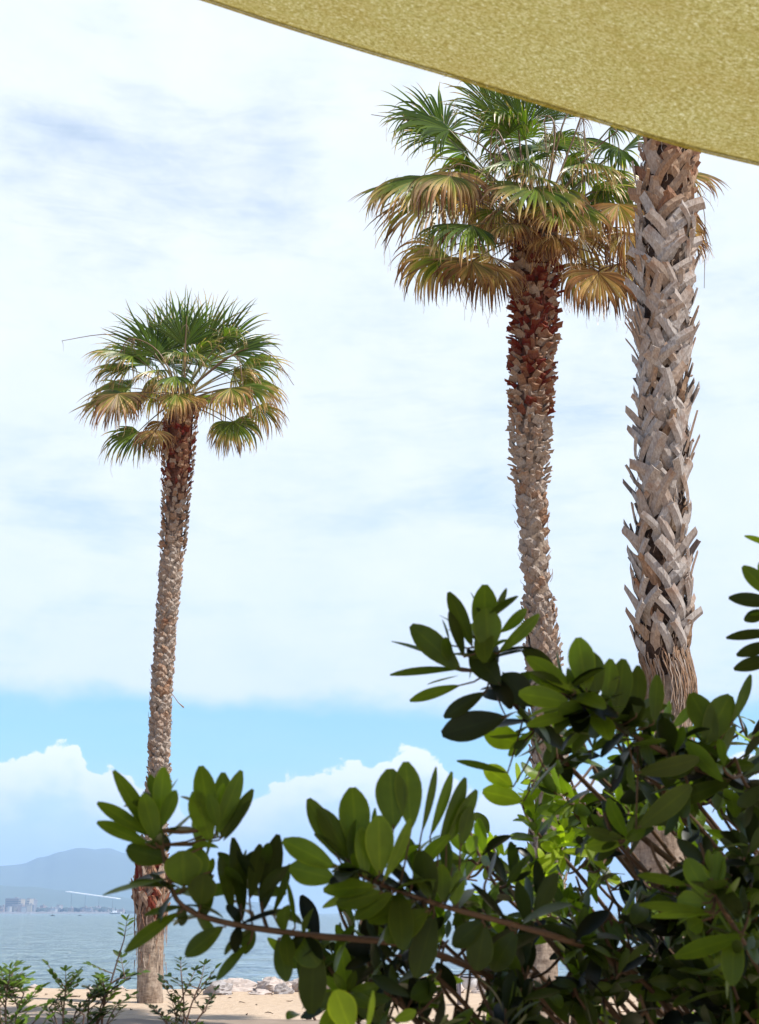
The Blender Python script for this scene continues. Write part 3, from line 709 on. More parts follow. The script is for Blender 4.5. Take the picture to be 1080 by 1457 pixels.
# branch 3: upper arm over the nearest trunk
branch([(1180, 1180, 2.0), (1057, 1112, 1.75), (990, 1093, 1.62), (890, 1040, 1.52), (835, 1010, 1.47), (800, 985, 1.45)], .0055, .0022,
  [(815, 995, 1.46, 765, 930, 0, 9, .062, .55), (850, 1010, 1.48, 850, 930, .02, 9, .062, .4), (900, 1030, 1.52, 920, 950, .03, 10, .062, .3), (960, 1070, 1.58, 985, 980, .03, 10, .062, .2),
   (840, 1030, 1.5, 770, 1060, .0, 9, .062, .15), (900, 1070, 1.55, 860, 1130, .02, 9, .062, .12), (1010, 1080, 1.65, 1030, 1000, .03, 10, .062, .12), (1050, 1100, 1.7, 1075, 1020, 0, 10, .06, .15), (980, 1120, 1.6, 960, 1190, .02, 9, .06, .15)],
  extra=[(835, 985, 1.45, 823, 908, 0, 46, .0, .6), (850, 990, 1.46, 835, 925, -.01, 46, .1, .3), (862, 1005, 1.46, 870, 938, 0, 32, .3, .45), (878, 1020, 1.47, 888, 938, 0, 40, .2, .3), (905, 1020, 1.48, 912, 945, .0, 30, .3, .2), (930, 1030, 1.5, 938, 960, 0, 28, .4, .3),
   (820, 985, 1.44, 752, 932, 0, 32, .4, .6), (812, 1000, 1.44, 740, 985, 0, 38, .3, .6), (820, 1015, 1.44, 750, 1030, 0, 24, .6, .5), (830, 990, 1.45, 760, 955, 0, 30, .4, .65),
   (905, 1100, 1.5, 1000, 1085, .0, 34, .4, .2), (1000, 1060, 1.6, 1040, 990, 0, 50, .2, .3), (1020, 1060, 1.6, 985, 985, 0, 46, .2, .3), (1040, 1030, 1.6, 1075, 960, 0, 20, .5, .3),
   (1040, 1110, 1.6, 960, 1140, 0, 30, .3, .2), (905, 1180, 1.5, 985, 1120, 0, 40, .4, .25)], sprinkle=60, age_shade=.15)
# branch 4: upper left spray
branch([(900, 1180, 1.95), (800, 1080, 1.75), (735, 1005, 1.6), (700, 975, 1.55), (690, 930, 1.52), (690, 880, 1.5)], .004, .0018,
  [(690, 905, 1.52, 688, 850, 0, 6, .055, .35), (640, 945, 1.54, 590, 900, 0, 5, .058, .25), (735, 1000, 1.6, 700, 960, -.02, 9, .06, .1), (760, 1040, 1.62, 720, 1080, -.02, 9, .06, .45), (790, 1060, 1.7, 800, 1130, 0, 10, .06, .2)],
  extra=[(690, 925, 1.50, 690, 830, 0, 46, .0, .4), (695, 930, 1.49, 692, 865, -.01, 50, .0, .45), (672, 920, 1.51, 640, 842, 0, 30, .3, .25), (665, 900, 1.53, 628, 872, 0, 6, 1.2, .2), (700, 880, 1.52, 722, 838, 0, 14, .6, .25), (712, 900, 1.51, 752, 868, 0, 22, .4, .45),
   (708, 930, 1.50, 770, 876, 0, 24, .4, .45), (656, 955, 1.53, 586, 890, 0, 44, .1, .25), (655, 950, 1.54, 562, 898, .02, 14, 1.0, .3), (655, 952, 1.54, 556, 953, 0, 18, .7, .3), (655, 975, 1.53, 584, 995, 0, 22, .5, .4), (712, 975, 1.52, 672, 925, 0, 46, .1, .1),
   (690, 985, 1.53, 632, 1018, 0, 28, .3, .08), (720, 1020, 1.53, 630, 1042, 0, 50, .2, .05), (640, 918, 1.54, 634, 880, 0, 8, 1.0, .25), (660, 935, 1.5, 642, 870, 0, 24, .6, .1), (722, 1100, 1.6, 652, 1080, 0, 16, .7, .35),
   (760, 1005, 1.53, 715, 960, 0, 50, .1, .08), (790, 950, 1.55, 745, 925, .0, 30, .5, .1), (745, 1060, 1.64, 690, 1040, 0, 44, .3, .85), (730, 1120, 1.7, 690, 1090, 0, 34, .3, .9), (745, 1140, 1.7, 688, 1125, 0, 36, .3, .85)], sprinkle=24, age_shade=.15)
# branch 5: reaching in from the right edge
branch([(1240, 980, 1.9), (1160, 900, 1.7), (1105, 860, 1.6), (1092, 820, 1.58)], .005, .002,
  [(1098, 850, 1.6, 1080, 780, 0, 8, .055, .4)],
  extra=[(1100, 850, 1.58, 1058, 806, 0, 30, .3, .4), (1110, 860, 1.58, 1040, 848, 0, 26, .3, .1), (1110, 900, 1.58, 1036, 902, 0, 20, .5, .1), (1110, 915, 1.58, 1050, 928, 0, 24, .4, .1), (1110, 935, 1.58, 1046, 950, 0, 26, .4, .1), (1105, 780, 1.58, 1062, 759, 0, 14, .7, .7), (1095, 870, 1.59, 1060, 880, 0, 24, .4, .15)], sprinkle=2, age_shade=.15)
# branch 6: lower right spray
branch([(1140, 1480, 1.7), (1075, 1370, 1.5), (1045, 1320, 1.42), (1018, 1275, 1.38), (1012, 1250, 1.37)], .004, .0018,
  [(1020, 1270, 1.38, 1000, 1200, 0, 8, .055, .4), (1060, 1320, 1.42, 1085, 1230, 0, 9, .055, .3), (1050, 1350, 1.45, 1010, 1400, 0, 8, .055, .2), (1078, 1370, 1.5, 1100, 1300, 0, 9, .055, .2)],
  extra=[(1005, 1275, 1.38, 978, 1222, 0, 34, .1, .45), (1018, 1270, 1.38, 1022, 1212, 0, 28, .2, .45), (1002, 1285, 1.38, 965, 1282, 0, 36, .1, .45), (1010, 1298, 1.37, 912, 1284, 0, 20, .6, .4), (1015, 1300, 1.37, 930, 1298, -.01, 16, .7, .5),
   (1060, 1330, 1.40, 962, 1360, 0, 30, .4, .4), (980, 1260, 1.4, 910, 1243, 0, 20, .6, .35), (1000, 1310, 1.4, 980, 1320, 0, 30, .2, .4)], sprinkle=14, age_shade=.25)
# low and rear twigs that fill the dark body of the shrub
fill = [((470, 1380), 1.7), ((540, 1400), 1.6), ((580, 1440), 1.6), ((500, 1330), 1.75), ((620, 1330), 1.8), ((690, 1230), 2.0), ((760, 1180), 2.1), ((820, 1160), 2.0), ((870, 1200), 1.9), ((760, 1420), 1.7), ((830, 1430), 1.7), ((900, 1400), 1.8),
        ((980, 1180), 2.0), ((1040, 1180), 1.9), ((1070, 1060), 2.2), ((940, 1130), 2.1), ((880, 1290), 2.0), ((950, 1350), 1.8), ((1030, 1430), 1.7), ((720, 1340), 1.9), ((640, 1420), 1.7), ((790, 1280), 2.2), ((1070, 1250), 2.1), ((990, 1250), 2.2), ((850, 1100), 2.0), ((700, 1440), 1.6), ((1060, 1440), 1.6), ((930, 1460), 1.6), ((520, 1445), 1.7), ((780, 1100), 2.3), ((1000, 1130), 2.4), ((850, 1380), 2.1), ((1075, 1160), 2.0)]
fill += [((rng.uniform(470, 1080), rng.uniform(1340, 1470)), rng.uniform(1.6, 2.3)) for _ in range(16)] + [((rng.uniform(690, 1080), rng.uniform(1080, 1340)), rng.uniform(1.8, 2.5)) for _ in range(12)]
fill += [((rng.uniform(760, 1080), rng.uniform(1060, 1330)), rng.uniform(1.55, 1.85)) for _ in range(8)] + [((rng.uniform(560, 1080), rng.uniform(1330, 1470)), rng.uniform(1.5, 1.8)) for _ in range(11)]
fill += [((rng.uniform(1130, 1380), rng.uniform(950, 1480)), rng.uniform(1.7, 2.4)) for _ in range(14)]
for (px, py), Y in fill:
    tipp = (px - 20, py - 45)
    cl = []
    for j in range(3):
        ox, oy = rng.uniform(-55, 55), rng.uniform(-45, 45)
        cl.append((px + ox, py + oy, Y + rng.uniform(-.08, .08), px + ox * 1.6 + rng.uniform(-60, 60), py + oy - rng.uniform(-30, 80), rng.uniform(-.08, .08), rng.randint(9, 13), rng.uniform(.050, .068), rng.choice((.05, .2, .4, .5, .6, .9) if Y > 1.85 else (.0, .03, .06, .1, .2, .42))))  # near leaves set almost black, far ones bright: shade and sun painted in
    branch([(px + 130, py + 150, Y + .12), (px + 60, py + 60, Y + .05), (px, py, Y), (tipp[0], tipp[1], Y)], .004, .0018, cl, sprinkle=5, age_shade=.1)
# bottom edge bright leaves
branch([(560, 1560, 1.5), (520, 1500, 1.45), (500, 1470, 1.4)], .004, .002, [],
  extra=[(500, 1470, 1.3, 478, 1410, 0, 46, .1, .85), (520, 1470, 1.3, 537, 1412, 0, 14, .8, .85), (560, 1452, 1.4, 592, 1440, 0, 20, .4, .6)])

# ================================================================== SMALL MASTIC BUSHES
def mastic(base, label, stems, seed, cat='shrub', agefn=.5, LS=.022):
    rg = random.Random(seed)
    root = thing('mastic_bush', base, label, cat, 'small mastic bushes at the lower left')
    sm = MB(); lm = MB()
    for pts, Y, ntw, age_shade in stems:
        ntw = int(ntw * .8) + 1
        pp = [P(x, y + 14, Y) for x, y in pts]; pl = curve([V(base), V(base).lerp(pp[0], .5), V(base).lerp(pp[0], .85), V(base).lerp(pp[0], .93)] + pp, 8); n = len(pl)
        sm.tube(pl, [.0038 * (1 - .8 * k / n) + .0007 for k in range(n)], 5)
        for j in range(ntw):
            t = rg.uniform(.55, 1.0) if j else 1.0
            q = pl[min(n - 1, int(t * (n - 1)))]
            th = rg.random() * 6.28; d = V((math.cos(th), math.sin(th) * .8, rg.uniform(.1, 1.1))).normalized()
            L = rg.uniform(.035, .065); tw = [q + d * (L * k / 4) + V((0, 0, .006 * (k / 4) ** 2)) for k in range(5)]
            sm.tube(tw, [.0018, .0015, .0012, .001, .0008], 4)
            sd = d.cross(V((0, 0, 1))); sd = sd.normalized() if sd.length > .1 else V((1, 0, 0))
            ag = max(0, min(1, age_shade + rg.uniform(-.25, .25)))
            for k in range(1, 5):
                for sg in (-1, 1):
                    ld = (d * .7 + sd * sg * .9 + V((0, 0, rg.uniform(-.1, .5)))).normalized(); ll = LS * rg.uniform(.75, 1.2)
                    add_leaf(lm, tw[k], ld, V((rg.uniform(-.5, .5), rg.uniform(-.8, .3), .8)), ll, ll * .42, .2, ag, K=4)
            add_leaf(lm, tw[4], d, V((0, -.5, .8)), LS, LS * .4, .2, ag, K=4)
    so = sm.obj('stem', M['twig_dark'], root, smooth=True, origin=base)
    lm.obj('leaves', M['mastic_leaf'], root, smooth=True, origin=base)
mastic(V((-.95, 3.1, 0)), 'bright green mastic bush cut off by the left frame edge', [
  ([(10, 1500), (8, 1420), (12, 1385)], 3.0, 26, .65), ([(-5, 1500), (0, 1430), (-5, 1395)], 3.1, 22, .55), ([(30, 1500), (22, 1440), (34, 1400)], 3.0, 18, .6), ([(50, 1520), (40, 1470), (44, 1445)], 2.9, 12, .75), ([(5, 1500), (5, 1460), (2, 1440)], 2.9, 18, .35), ([(-30, 1500), (-40, 1440), (-35, 1390)], 3.1, 18, .5)], 3, agefn=.6)
mastic(V((-.75, 3.05, 0)), 'thin mastic bush with sparse upright sprigs left of the tall twig', [
  ([(88, 1500), (90, 1430), (95, 1385)], 3.0, 10, .45), ([(92, 1510), (80, 1440), (70, 1420)], 3.05, 8, .35), ([(95, 1510), (100, 1460), (108, 1425)], 3.0, 9, .35), ([(85, 1500), (92, 1450), (85, 1400)], 3.0, 8, .4)], 4, LS=.02)
mastic(V((-.68, 3.05, 0)), 'leggy mastic bush with one tall bare twig tipped bright green', [
  ([(132, 1470), (150, 1410), (165, 1360), (176, 1325)], 3.0, 5, .7), ([(130, 1480), (140, 1430), (150, 1400)], 3.0, 12, .15), ([(128, 1480), (125, 1440), (128, 1400)], 3.0, 9, .1), ([(150, 1400), (166, 1380), (178, 1378)], 3.0, 3, .4), ([(150, 1490), (150, 1450), (165, 1418)], 2.95, 9, .1), ([(120, 1490), (118, 1450), (120, 1430)], 2.95, 9, .15)], 6, LS=.022)
mastic(V((-.55, 3.05, 0)), 'dark mastic bush with curled twigs right of the left palm base', [
  ([(255, 1500), (268, 1430), (285, 1385)], 3.0, 14, .15), ([(255, 1500), (250, 1440), (262, 1400)], 3.0, 10, .08), ([(258, 1500), (280, 1440), (292, 1425)], 3.05, 9, .05), ([(252, 1500), (240, 1450), (235, 1432)], 3.0, 8, .05), ([(256, 1500), (262, 1430), (258, 1372)], 3.0, 7, .3)], 8, LS=.019)

# ================================================================== SHADE SAIL
def sail_mat(name, tw, k=1.0):
    m, t = new_mat(name)
    co = t.coord((1, 1, 1)); cs = t.coord((0.4, 1, 1))
    n1 = t.noise(cs, 360, 4, .75); n2 = t.noise(co, 700, 2, .8); n3 = t.noise(cs, 14, 4, .6); n4 = t.noise(t.coord((.06, 1, 1)), 130, 3, .6)
    f = t.math('MULTIPLY_ADD', n1, .6, t.math('MULTIPLY', n2, .4))
    c = t.ramp(f, [(.40, (.24 * k, .19 * k, .05 * k)), (.48, (.48 * k, .40 * k, .12 * k)), (.54, (.57 * k, .51 * k, .20 * k)), (.62, (1.0 * k, .97 * k, .66 * k))])
    c = t.mix(t.math('MULTIPLY', t.smooth(n3, .35, .7), .35), c, (.42 * k, .30 * k, .07 * k))
    c = t.mix(t.math('MULTIPLY', t.smooth(n4, .45, .7), .30), c, (.40 * k, .37 * k, .10 * k))
    t.out(leaf_shader(t, c, c, .8, tw, t.bump(f, .4, .002), .15)); return m
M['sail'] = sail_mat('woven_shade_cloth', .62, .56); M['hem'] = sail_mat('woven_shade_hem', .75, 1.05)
edge_px = [(-1500, -430), (-700, -290), (-260, -178), (0, -95), (150, -45), (290, -1), (400, 35), (520, 72), (640, 107), (760, 144), (880, 180), (980, 209), (1080, 233), (1250, 272), (1500, 322), (2000, 405), (2700, 500)]
edge = curve([P(x, y, 1.5) for x, y in edge_px], 6)
sail = None
mb = MB(); ne = len(edge); rows = 26; vs = []; fs = []
for j in range(rows + 1):
    v = j / rows
    for i, e in enumerate(edge):
        sag = .10 * math.sin(math.pi * v) * math.sin(math.pi * i / (ne - 1))
        vs.append(V((e.x * (1 + .25 * v), e.y - 3.6 * v, e.z + .25 * v + .10 * v * (1 - v) - sag + .012 * noise.noise(V((e.x * 2.2, v * 6, 0))) * min(1, v * 8))))
for j in range(rows):
    for i in range(ne - 1):
        o = j * ne + i; fs.append((o, o + 1, o + ne + 1, o + ne))
mb.add(vs, fs)
sail = mb.obj('shade_sail', M['sail'], None, smooth=True, origin=edge[ne // 2])
tag(sail, 'olive yellow woven shade sail stretched overhead across the top right corner', 'shade sail')
mb = MB(); vs = []; fs = []
for j in range(4):
    for i, e in enumerate(edge):
        w = (0.0, -.003, -.006, -.009)[j]
        vs.append(V((e.x, e.y + w + .003, e.z + .004 + (.25 * -w / 3.6))))
for j in range(3):
    for i in range(ne - 1):
        o = j * ne + i; fs.append((o, o + 1, o + ne + 1, o + ne))
mb.add(vs, fs)
cord = MB(); cord.tube([e + V((0, .004, .001)) for e in edge], .0015, 6)
mb.obj('hem', M['hem'], sail, smooth=True, origin=edge[ne // 2])
cord.obj('edge_cord', M['hem'], sail, smooth=True, origin=edge[ne // 2])

# ================================================================== GROUND, SEA, COAST
def sand_mat():
    m, t = new_mat('sand')
    co = t.coord(); n1 = t.noise(co, .35, 5); n2 = t.noise(co, 9, 6, .65); n3 = t.noise(co, 220, 2)
    c = t.mix(n1, (.50, .38, .27), (.58, .455, .34)); c = t.mix(t.smooth(n2, .35, .65), t.mix(1.0, c, (.86, .83, .80), 'MULTIPLY'), c)
    c = t.mix(t.math('MULTIPLY', t.smooth(n3, .6, .75), .3), c, (.35, .28, .22)); n2 = t.math('ADD', n2, t.math('MULTIPLY', t.noise(co, 2.4, 3), 1.5))
    t.out(t.bsdf(c, .95, t.bump(t.math('ADD', n2, t.math('MULTIPLY', n3, .1)), .8, .05), .1)); return m
M['sand'] = sand_mat()
def ground_z(x, y):
    z = 0.0
    if y > 26: z -= (y - 26) ** 1.25 * .055
    if y > 8: z += .045 * noise.noise(V((x * .35, y * .35, 3))) + .02 * noise.noise(V((x * 1.6, y * 1.6, 9)))
    return z
mb = MB(); xs = [-400, -200, -90, -45] + [-30 + i * .5 for i in range(121)] + [45, 90, 200, 400]
ys = [-400, -100, -30, -10, 0, 4] + [8 + i * .35 for i in range(90)] + [42, 46, 52, 60, 75]
vs = [(x, y, ground_z(x, y)) for y in ys for x in xs]; nx = len(xs)
fs = [(j * nx + i, j * nx + i + 1, (j + 1) * nx + i + 1, (j + 1) * nx + i) for j in range(len(ys) - 1) for i in range(nx - 1)]
mb.add(vs, fs); tag(mb.obj('sand', M['sand'], smooth=True), kind='structure')
M['weed'] = plain_mat('dry_seaweed', (.10, .065, .04), .9, .4, 30, .1)
mb = MB(); rq = random.Random(77)
for i in range(420):
    x = rq.uniform(-9, 9); y = rq.uniform(13, 26) if i % 3 else rq.uniform(23.5, 25.5); z = ground_z(x, y) + .006; a0 = rq.random() * 6; L = rq.uniform(.02, .11); pp = []
    for k in range(4): pp.append(V((x, y, z + rq.uniform(0, .02)))); a0 += rq.uniform(-.9, .9); x += math.cos(a0) * L; y += math.sin(a0) * L
    mb.tube(pp, [.004, .009, .008, .003], 4)
tag(mb.obj('seaweed_scraps', M['weed']), 'dry brown seaweed and twig scraps scattered over the beach sand', 'seaweed', kind='stuff')
# palm-crown shade painted as a strip of darker earth, this side of the palms
M['shade_strip'] = plain_mat('painted_shade_earth', (.26, .20, .155), .95, .3, 3, .1)
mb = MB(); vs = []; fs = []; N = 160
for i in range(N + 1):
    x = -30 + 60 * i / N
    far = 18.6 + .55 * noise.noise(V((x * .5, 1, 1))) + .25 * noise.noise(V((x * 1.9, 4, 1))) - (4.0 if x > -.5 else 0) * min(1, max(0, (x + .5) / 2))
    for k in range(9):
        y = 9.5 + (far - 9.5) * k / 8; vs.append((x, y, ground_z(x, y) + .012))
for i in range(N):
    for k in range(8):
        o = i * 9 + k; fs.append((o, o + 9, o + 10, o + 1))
mb.add(vs, fs); tag(mb.obj('shade_strip', M['shade_strip'], smooth=True), kind='structure')

def sea_mat():
    m, t = new_mat('sea_water')
    co = t.coord((.5, 1, 1)); n1 = t.noise(co, .9, 4, .6, dist=.3); n2 = t.noise(co, .16, 3, .6); n3 = t.noise(t.coord((.2, 1, 1)), .02, 3)
    h = t.math('MULTIPLY_ADD', n2, 1.6, n1)
    c = t.mix(n3, (.24, .33, .34), (.30, .38, .38))
    t.out(t.bsdf(c, .10, t.bump(h, 1.0, 5.0), .5, IOR=1.33)); return m
M['sea'] = sea_mat()
SEA = -.5
mb = MB(); mb.add([(-14000, 20, SEA), (14000, 20, SEA), (14000, 11000, SEA), (-14000, 11000, SEA)], [(0, 1, 2, 3)])
tag(mb.obj('sea', M['sea']), kind='structure')

# distant mountains (terrain with real depth)
M['hill'] = plain_mat('hill_scrub', (.10, .125, .085), .95, .35, .004, .1)
def ridge(name, prof, Y, depth, seed):
    mb = MB(); vs = []; fs = []; nx, ny = 150, 14; x0, x1 = prof[0][0], prof[-1][0]
    for j in range(ny + 1):
        v = j / ny; shape = math.sin(math.pi * v) ** .8 if v < .5 else math.sin(math.pi * v) ** .8
        for i in range(nx + 1):
            px = x0 + (x1 - x0) * i / nx
            for (a, ya), (b, yb) in zip(prof, prof[1:]):
                if px <= b: t = (px - a) / (b - a); t = t * t * (3 - 2 * t); py = ya + (yb - ya) * t; break
            q = P(px, py, Y); y = Y + depth * (v - .5)
            h = max(0, q.z + 2) * shape
            h *= 1 + .10 * noise.fractal(V((q.x * .003, y * .003, seed)), 1, 2, 4) * (1 if .1 < v < .9 else 0)
            vs.append((q.x * y / Y, y, -2 + h))
    for j in range(ny):
        for i in range(nx):
            o = j * (nx + 1) + i; fs.append((o, o + 1, o + nx + 2, o + nx + 1))
    mb.add(vs, fs); tag(mb.obj(name, M['hill'], smooth=True), kind='structure')
ridge('mountains', [(-700, 1290), (-400, 1240), (-200, 1222), (-60, 1226), (0, 1229), (32, 1231), (60, 1223), (88, 1212), (115, 1208), (150, 1209), (185, 1215), (230, 1232), (290, 1258), (360, 1284), (430, 1300)], 6000, 2600, 1)
ridge('foothills', [(-700, 1262), (-300, 1250), (-60, 1256), (40, 1262), (90, 1266), (150, 1272), (200, 1280), (260, 1290), (330, 1299)], 4000, 1200, 5)

# coast strip with town
YC = 2500
M['coast'] = plain_mat('coast_scrub', (.07, .085, .075), .95, .3, .02, .1)
mb = MB(); vs = []; fs = []; n = 90
for i in range(n + 1):
    px = -600 + 800 * i / n; f = min(1, (200 - px) / 40)
    c = P(px, 1299, YC); h = (2 + 10 * abs(noise.noise(V((px * .03, 0, 0)))) + 3 * abs(noise.noise(V((px * .2, 0, 0))))) * f
    for (dy, hh) in ((-60, -1.5), (-40, 2.0 * f), (60, h), (200, h), (260, -1.5)): vs.append((c.x, YC + dy, hh))
for i in range(n):
    for k in range(4): o = i * 5 + k; fs.append((o, o + 5, o + 6, o + 1))
mb.add(vs, fs); tag(mb.obj('coast', M['coast'], smooth=True), kind='structure')
def building(px, wpx, top, col, label, group=None, dY=0, cat='building', depth=30):
    Y = YC + dY; l = P(px - wpx / 2, 1296, Y); r = P(px + wpx / 2, 1296, Y); t = P(px, top, Y)
    base = V(((l.x + r.x) / 2, Y, 0)); w = r.x - l.x; h = t.z
    root = thing('far_building', base, label, cat, group)
    m = MB(); m.box(base + V((0, 0, h / 2 - .6)), (w, depth, h + 1.2)); m.obj('wall', col, root, origin=base)
    m = MB(); m.box(base + V((0, 0, h + .5)), (w + .8, depth + .8, 1.0))
    if w > 6: m.box(base + V((w * .15, 0, h + 2.2)), (min(6, w * .3), 6, 2.4))
    m.obj('roof', M['roofgrey'], root, origin=base)
    if group: return
    nf = max(1, int(h / 3.3)); nb = max(2, int(w / 4))
    for k in range(nf):
        m = MB(); m.box(base + V((0, -depth / 2 - .06, 1.6 + k * 3.3)), (w * .86, .1, 1.4)); m.obj('window', M['glass'], root, origin=base)
M['roofgrey'] = plain_mat('flat_roof', (.30, .27, .26), .9, .2, .3)
M['glass'] = plain_mat('far_window', (.05, .07, .09), .2, .2, .3)
cols = [plain_mat('render_' + n_, [q * .7 for q in c], .85, .08, .2) for n_, c in (('white', (.62, .60, .57)), ('cream', (.66, .56, .42)), ('pink', (.50, .36, .31)), ('grey', (.34, .34, .36)), ('brown', (.27, .22, .20)))]
building(19, 19, 1279, cols[4], 'wide brown block on the far shore left of two cream towers')
building(30, 4, 1279.5, cols[1], 'left one of two cream towers on the far shore')
building(42, 4, 1279, cols[1], 'right one of two cream towers on the far shore')
building(37, 7, 1283, cols[3], 'grey block between two cream towers on the far shore', dY=60)
building(47, 5, 1281, cols[3], 'narrow grey block just right of the cream towers', dY=40)
rg = random.Random(9)
for i in range(70):
    px = rg.uniform(-8, 176); f = 1 - max(0, (px - 60) / 140)
    if 9 < px < 50: top = rg.uniform(1287, 1292); dy = -25 - rg.random() * 20
    else: top = 1299 - rg.uniform(3, 15) * (.35 + .5 * f); dy = rg.uniform(-110, 120)
    building(px, rg.uniform(2, 7), top, rg.choice(cols), 'small block in the hazy town on the far shore', 'small blocks of the far town', dY=dy, depth=18)
for i in range(26):   # darker tree clumps among the blocks
    px = rg.uniform(50, 168); c = P(px, 1296, YC + rg.uniform(-100, 60)); s = rg.uniform(4, 8); base = V((c.x, c.y, 1))
    m = MB(); vs = []; fs = []
    for a in range(10):
        for b in range(6):
            th = a * math.pi / 5; ph = b * math.pi / 10
            rr = s * (1 + .35 * noise.noise(V((a, b, i)))); vs.append(base + V((math.cos(th) * math.cos(ph) * rr * 1.3, math.sin(th) * math.cos(ph) * rr, math.sin(ph) * rr * 1.1 + 2)))
    for a in range(10):
        for b in range(5): fs.append((a * 6 + b, ((a + 1) % 10) * 6 + b, ((a + 1) % 10) * 6 + b + 1, a * 6 + b + 1))
    m.add(vs, fs); root = thing('far_tree', base, 'dark tree among the blocks of the far town', 'tree', 'trees of the far town')
    m.obj('crown', M['coast'], root, origin=base)
    m = MB(); m.tube([base - V((0, 0, 1)), base + V((0, 0, 3))], .5, 6); m.obj('trunk', M['twig'], root, origin=base)
# the long tilted roof by the far shore
M['white'] = plain_mat('white_metal', (.85, .85, .85), .5, .03, .1)
M['pinkish'] = plain_mat('pink_wall', (.20, .175, .17), .8, .1, .1)
a_ = P(96, 1268, YC - 40); b_ = P(168, 1278, YC - 40); mid = (a_ + b_) / 2; mid.z = 0
can = thing('tilted_canopy', mid, 'long thin white canopy roof sloping down to the right on the far shore', 'canopy')
m = MB()
def slab(m, p, q, y0, y1, th):
    m.add([(p.x, y0, p.z), (q.x, y0, q.z), (q.x, y1, q.z), (p.x, y1, p.z), (p.x, y0, p.z - th), (q.x, y0, q.z - th), (q.x, y1, q.z - th), (p.x, y1, p.z - th)],
          [(0, 1, 2, 3), (7, 6, 5, 4), (0, 4, 5, 1), (1, 5, 6, 2), (2, 6, 7, 3), (3, 7, 4, 0)])
slab(m, a_, b_, YC - 55, YC - 15, 1.6); m.obj('roof', M['white'], can, origin=mid)
for k in range(4):
    q = a_.lerp(b_, .08 + .27 * k); m = MB(); m.tube([(q.x, YC - 36, 0), (q.x, YC - 36, q.z - 1.2)], .3, 8); m.obj('pillar', M['pinkish'], can, origin=mid)
# breakwater
M['rockfar'] = plain_mat('breakwater_stone', (.20, .19, .19), .9, .4, .3)
mb = MB(); rg = random.Random(2); l = P(-80, 1299, 2300); r = P(178, 1299, 2300); n = 120; vs = []; fs = []
for i in range(n + 1):
    x = l.x + (r.x - l.x) * i / n; h = 2.6 + rg.uniform(-.7, .7)
    vs += [(x, 2292, -1), (x, 2297 + rg.uniform(-1, 1), h), (x, 2305, h + .3), (x, 2312, -1)]
for i in range(n):
    for k in range(3): o = i * 4 + k; fs.append((o, o + 4, o + 5, o + 1))
mb.add(vs, fs); o = mb.obj('breakwater', M['rockfar'], origin=(0, 2300, 0)); tag(o, 'long low dark stone breakwater below the far town', 'breakwater')
# boats
M['hull'] = plain_mat('dark_hull', (.03, .035, .05), .5, .1, 2); M['sailcloth'] = plain_mat('boat_white', (.8, .8, .8), .6, .05, 2)
def boat(px, py, L, H, label, hullm, white=False):
    c = G(px, py, SEA); root = thing('boat', c, label, 'boat')
    m = MB(); vs = []; fs = []
    for k in range(9):
        t = k / 8 - .5; w = L * .16 * (1 - (2 * t) ** 2) ** .5 if abs(t) < .5 else .02; s = L * .10 * (1 + (2 * t) ** 2 * .4)
        vs += [c + V((t * L, -w, s)), c + V((t * L * .85, 0, -.3)), c + V((t * L, w, s))]
    for k in range(8):
        o = 3 * k; fs += [(o, o + 3, o + 4, o + 1), (o + 1, o + 4, o + 5, o + 2), (o, o + 2, o + 5, o + 3)]
    m.add(vs, fs); m.obj('hull', hullm, root, origin=c)
    m = MB(); m.box(c + V((-.05 * L, 0, L * .18)), (L * .3, L * .14, L * .14)); m.obj('cabin', M['sailcloth'] if white else M['hull'], root, origin=c)
    m = MB(); m.tube([c + V((0, 0, L * .2)), c + V((0, 0, H))], [L * .02, L * .012], 6); m.obj('mast', M['hull'], root, origin=c)
boat(75, 1303.3, 2.7, 2.2, 'small dark boat on the water left of the other dark one', M['hull'])
boat(113.5, 1303.3, 2.2, 3.0, 'small dark boat with a taller mast on the open water', M['hull'])
boat(164, 1300.6, 18, 9, 'small white boat at the right end of the breakwater', M['sailcloth'], True)

# boulders on the waterline
M['rock'] = plain_mat('pale_boulder', (.46, .39, .35), .9, .4, 5, .1); M['rockg'] = plain_mat('grey_boulder', (.36, .33, .32), .9, .22, 5, .1)
rg = random.Random(44)
def boulder(px, py, wpx, hpx, mat, label, Y=None, group=None):
    c = G(px, py, 0) if Y is None else P(px, py, Y); c.z = ground_z(c.x, c.y)
    s = c.y / FPX * 1.05; W = wpx * s * .9; H = hpx * s * .78; seed = rg.random() * 50; m = MB(); vs = []; fs = []; A, B = 30, 16
    pl = [(V((rg.uniform(-1, 1), rg.uniform(-1, 1), rg.uniform(-.2, 1))).normalized(), rg.uniform(.55, .85)) for _ in range(9)]
    for b in range(B + 1):
        ph = -math.pi / 2 + math.pi * b / B
        for a in range(A):
            th = 2 * math.pi * a / A; d = V((math.cos(th) * math.cos(ph), math.sin(th) * math.cos(ph), math.sin(ph)))
            rr = 1.0
            for nn, dd in pl:
                k = d.dot(nn)
                if k > 0: rr = min(rr, dd / k)
            rr *= 1 + .17 * noise.fractal(d * 2.6 + V((seed, 0, 0)), .8, 2, 5)
            vs.append(c + V((d.x * rr * W * .62, d.y * rr * W * .5, (d.z * .62 + .30) * rr * H * 1.2)))
    for b in range(B):
        for a in range(A): a2 = (a + 1) % A; fs.append((b * A + a, b * A + a2, (b + 1) * A + a2, (b + 1) * A + a))
    m.add(vs, fs); o = m.obj('boulder', mat, origin=c); me = o.data
    tag(o, label, 'rock', group)
boulder(312, 1416, 44, 18, M['rockg'], 'grey boulder on the sand just right of the dark bush')
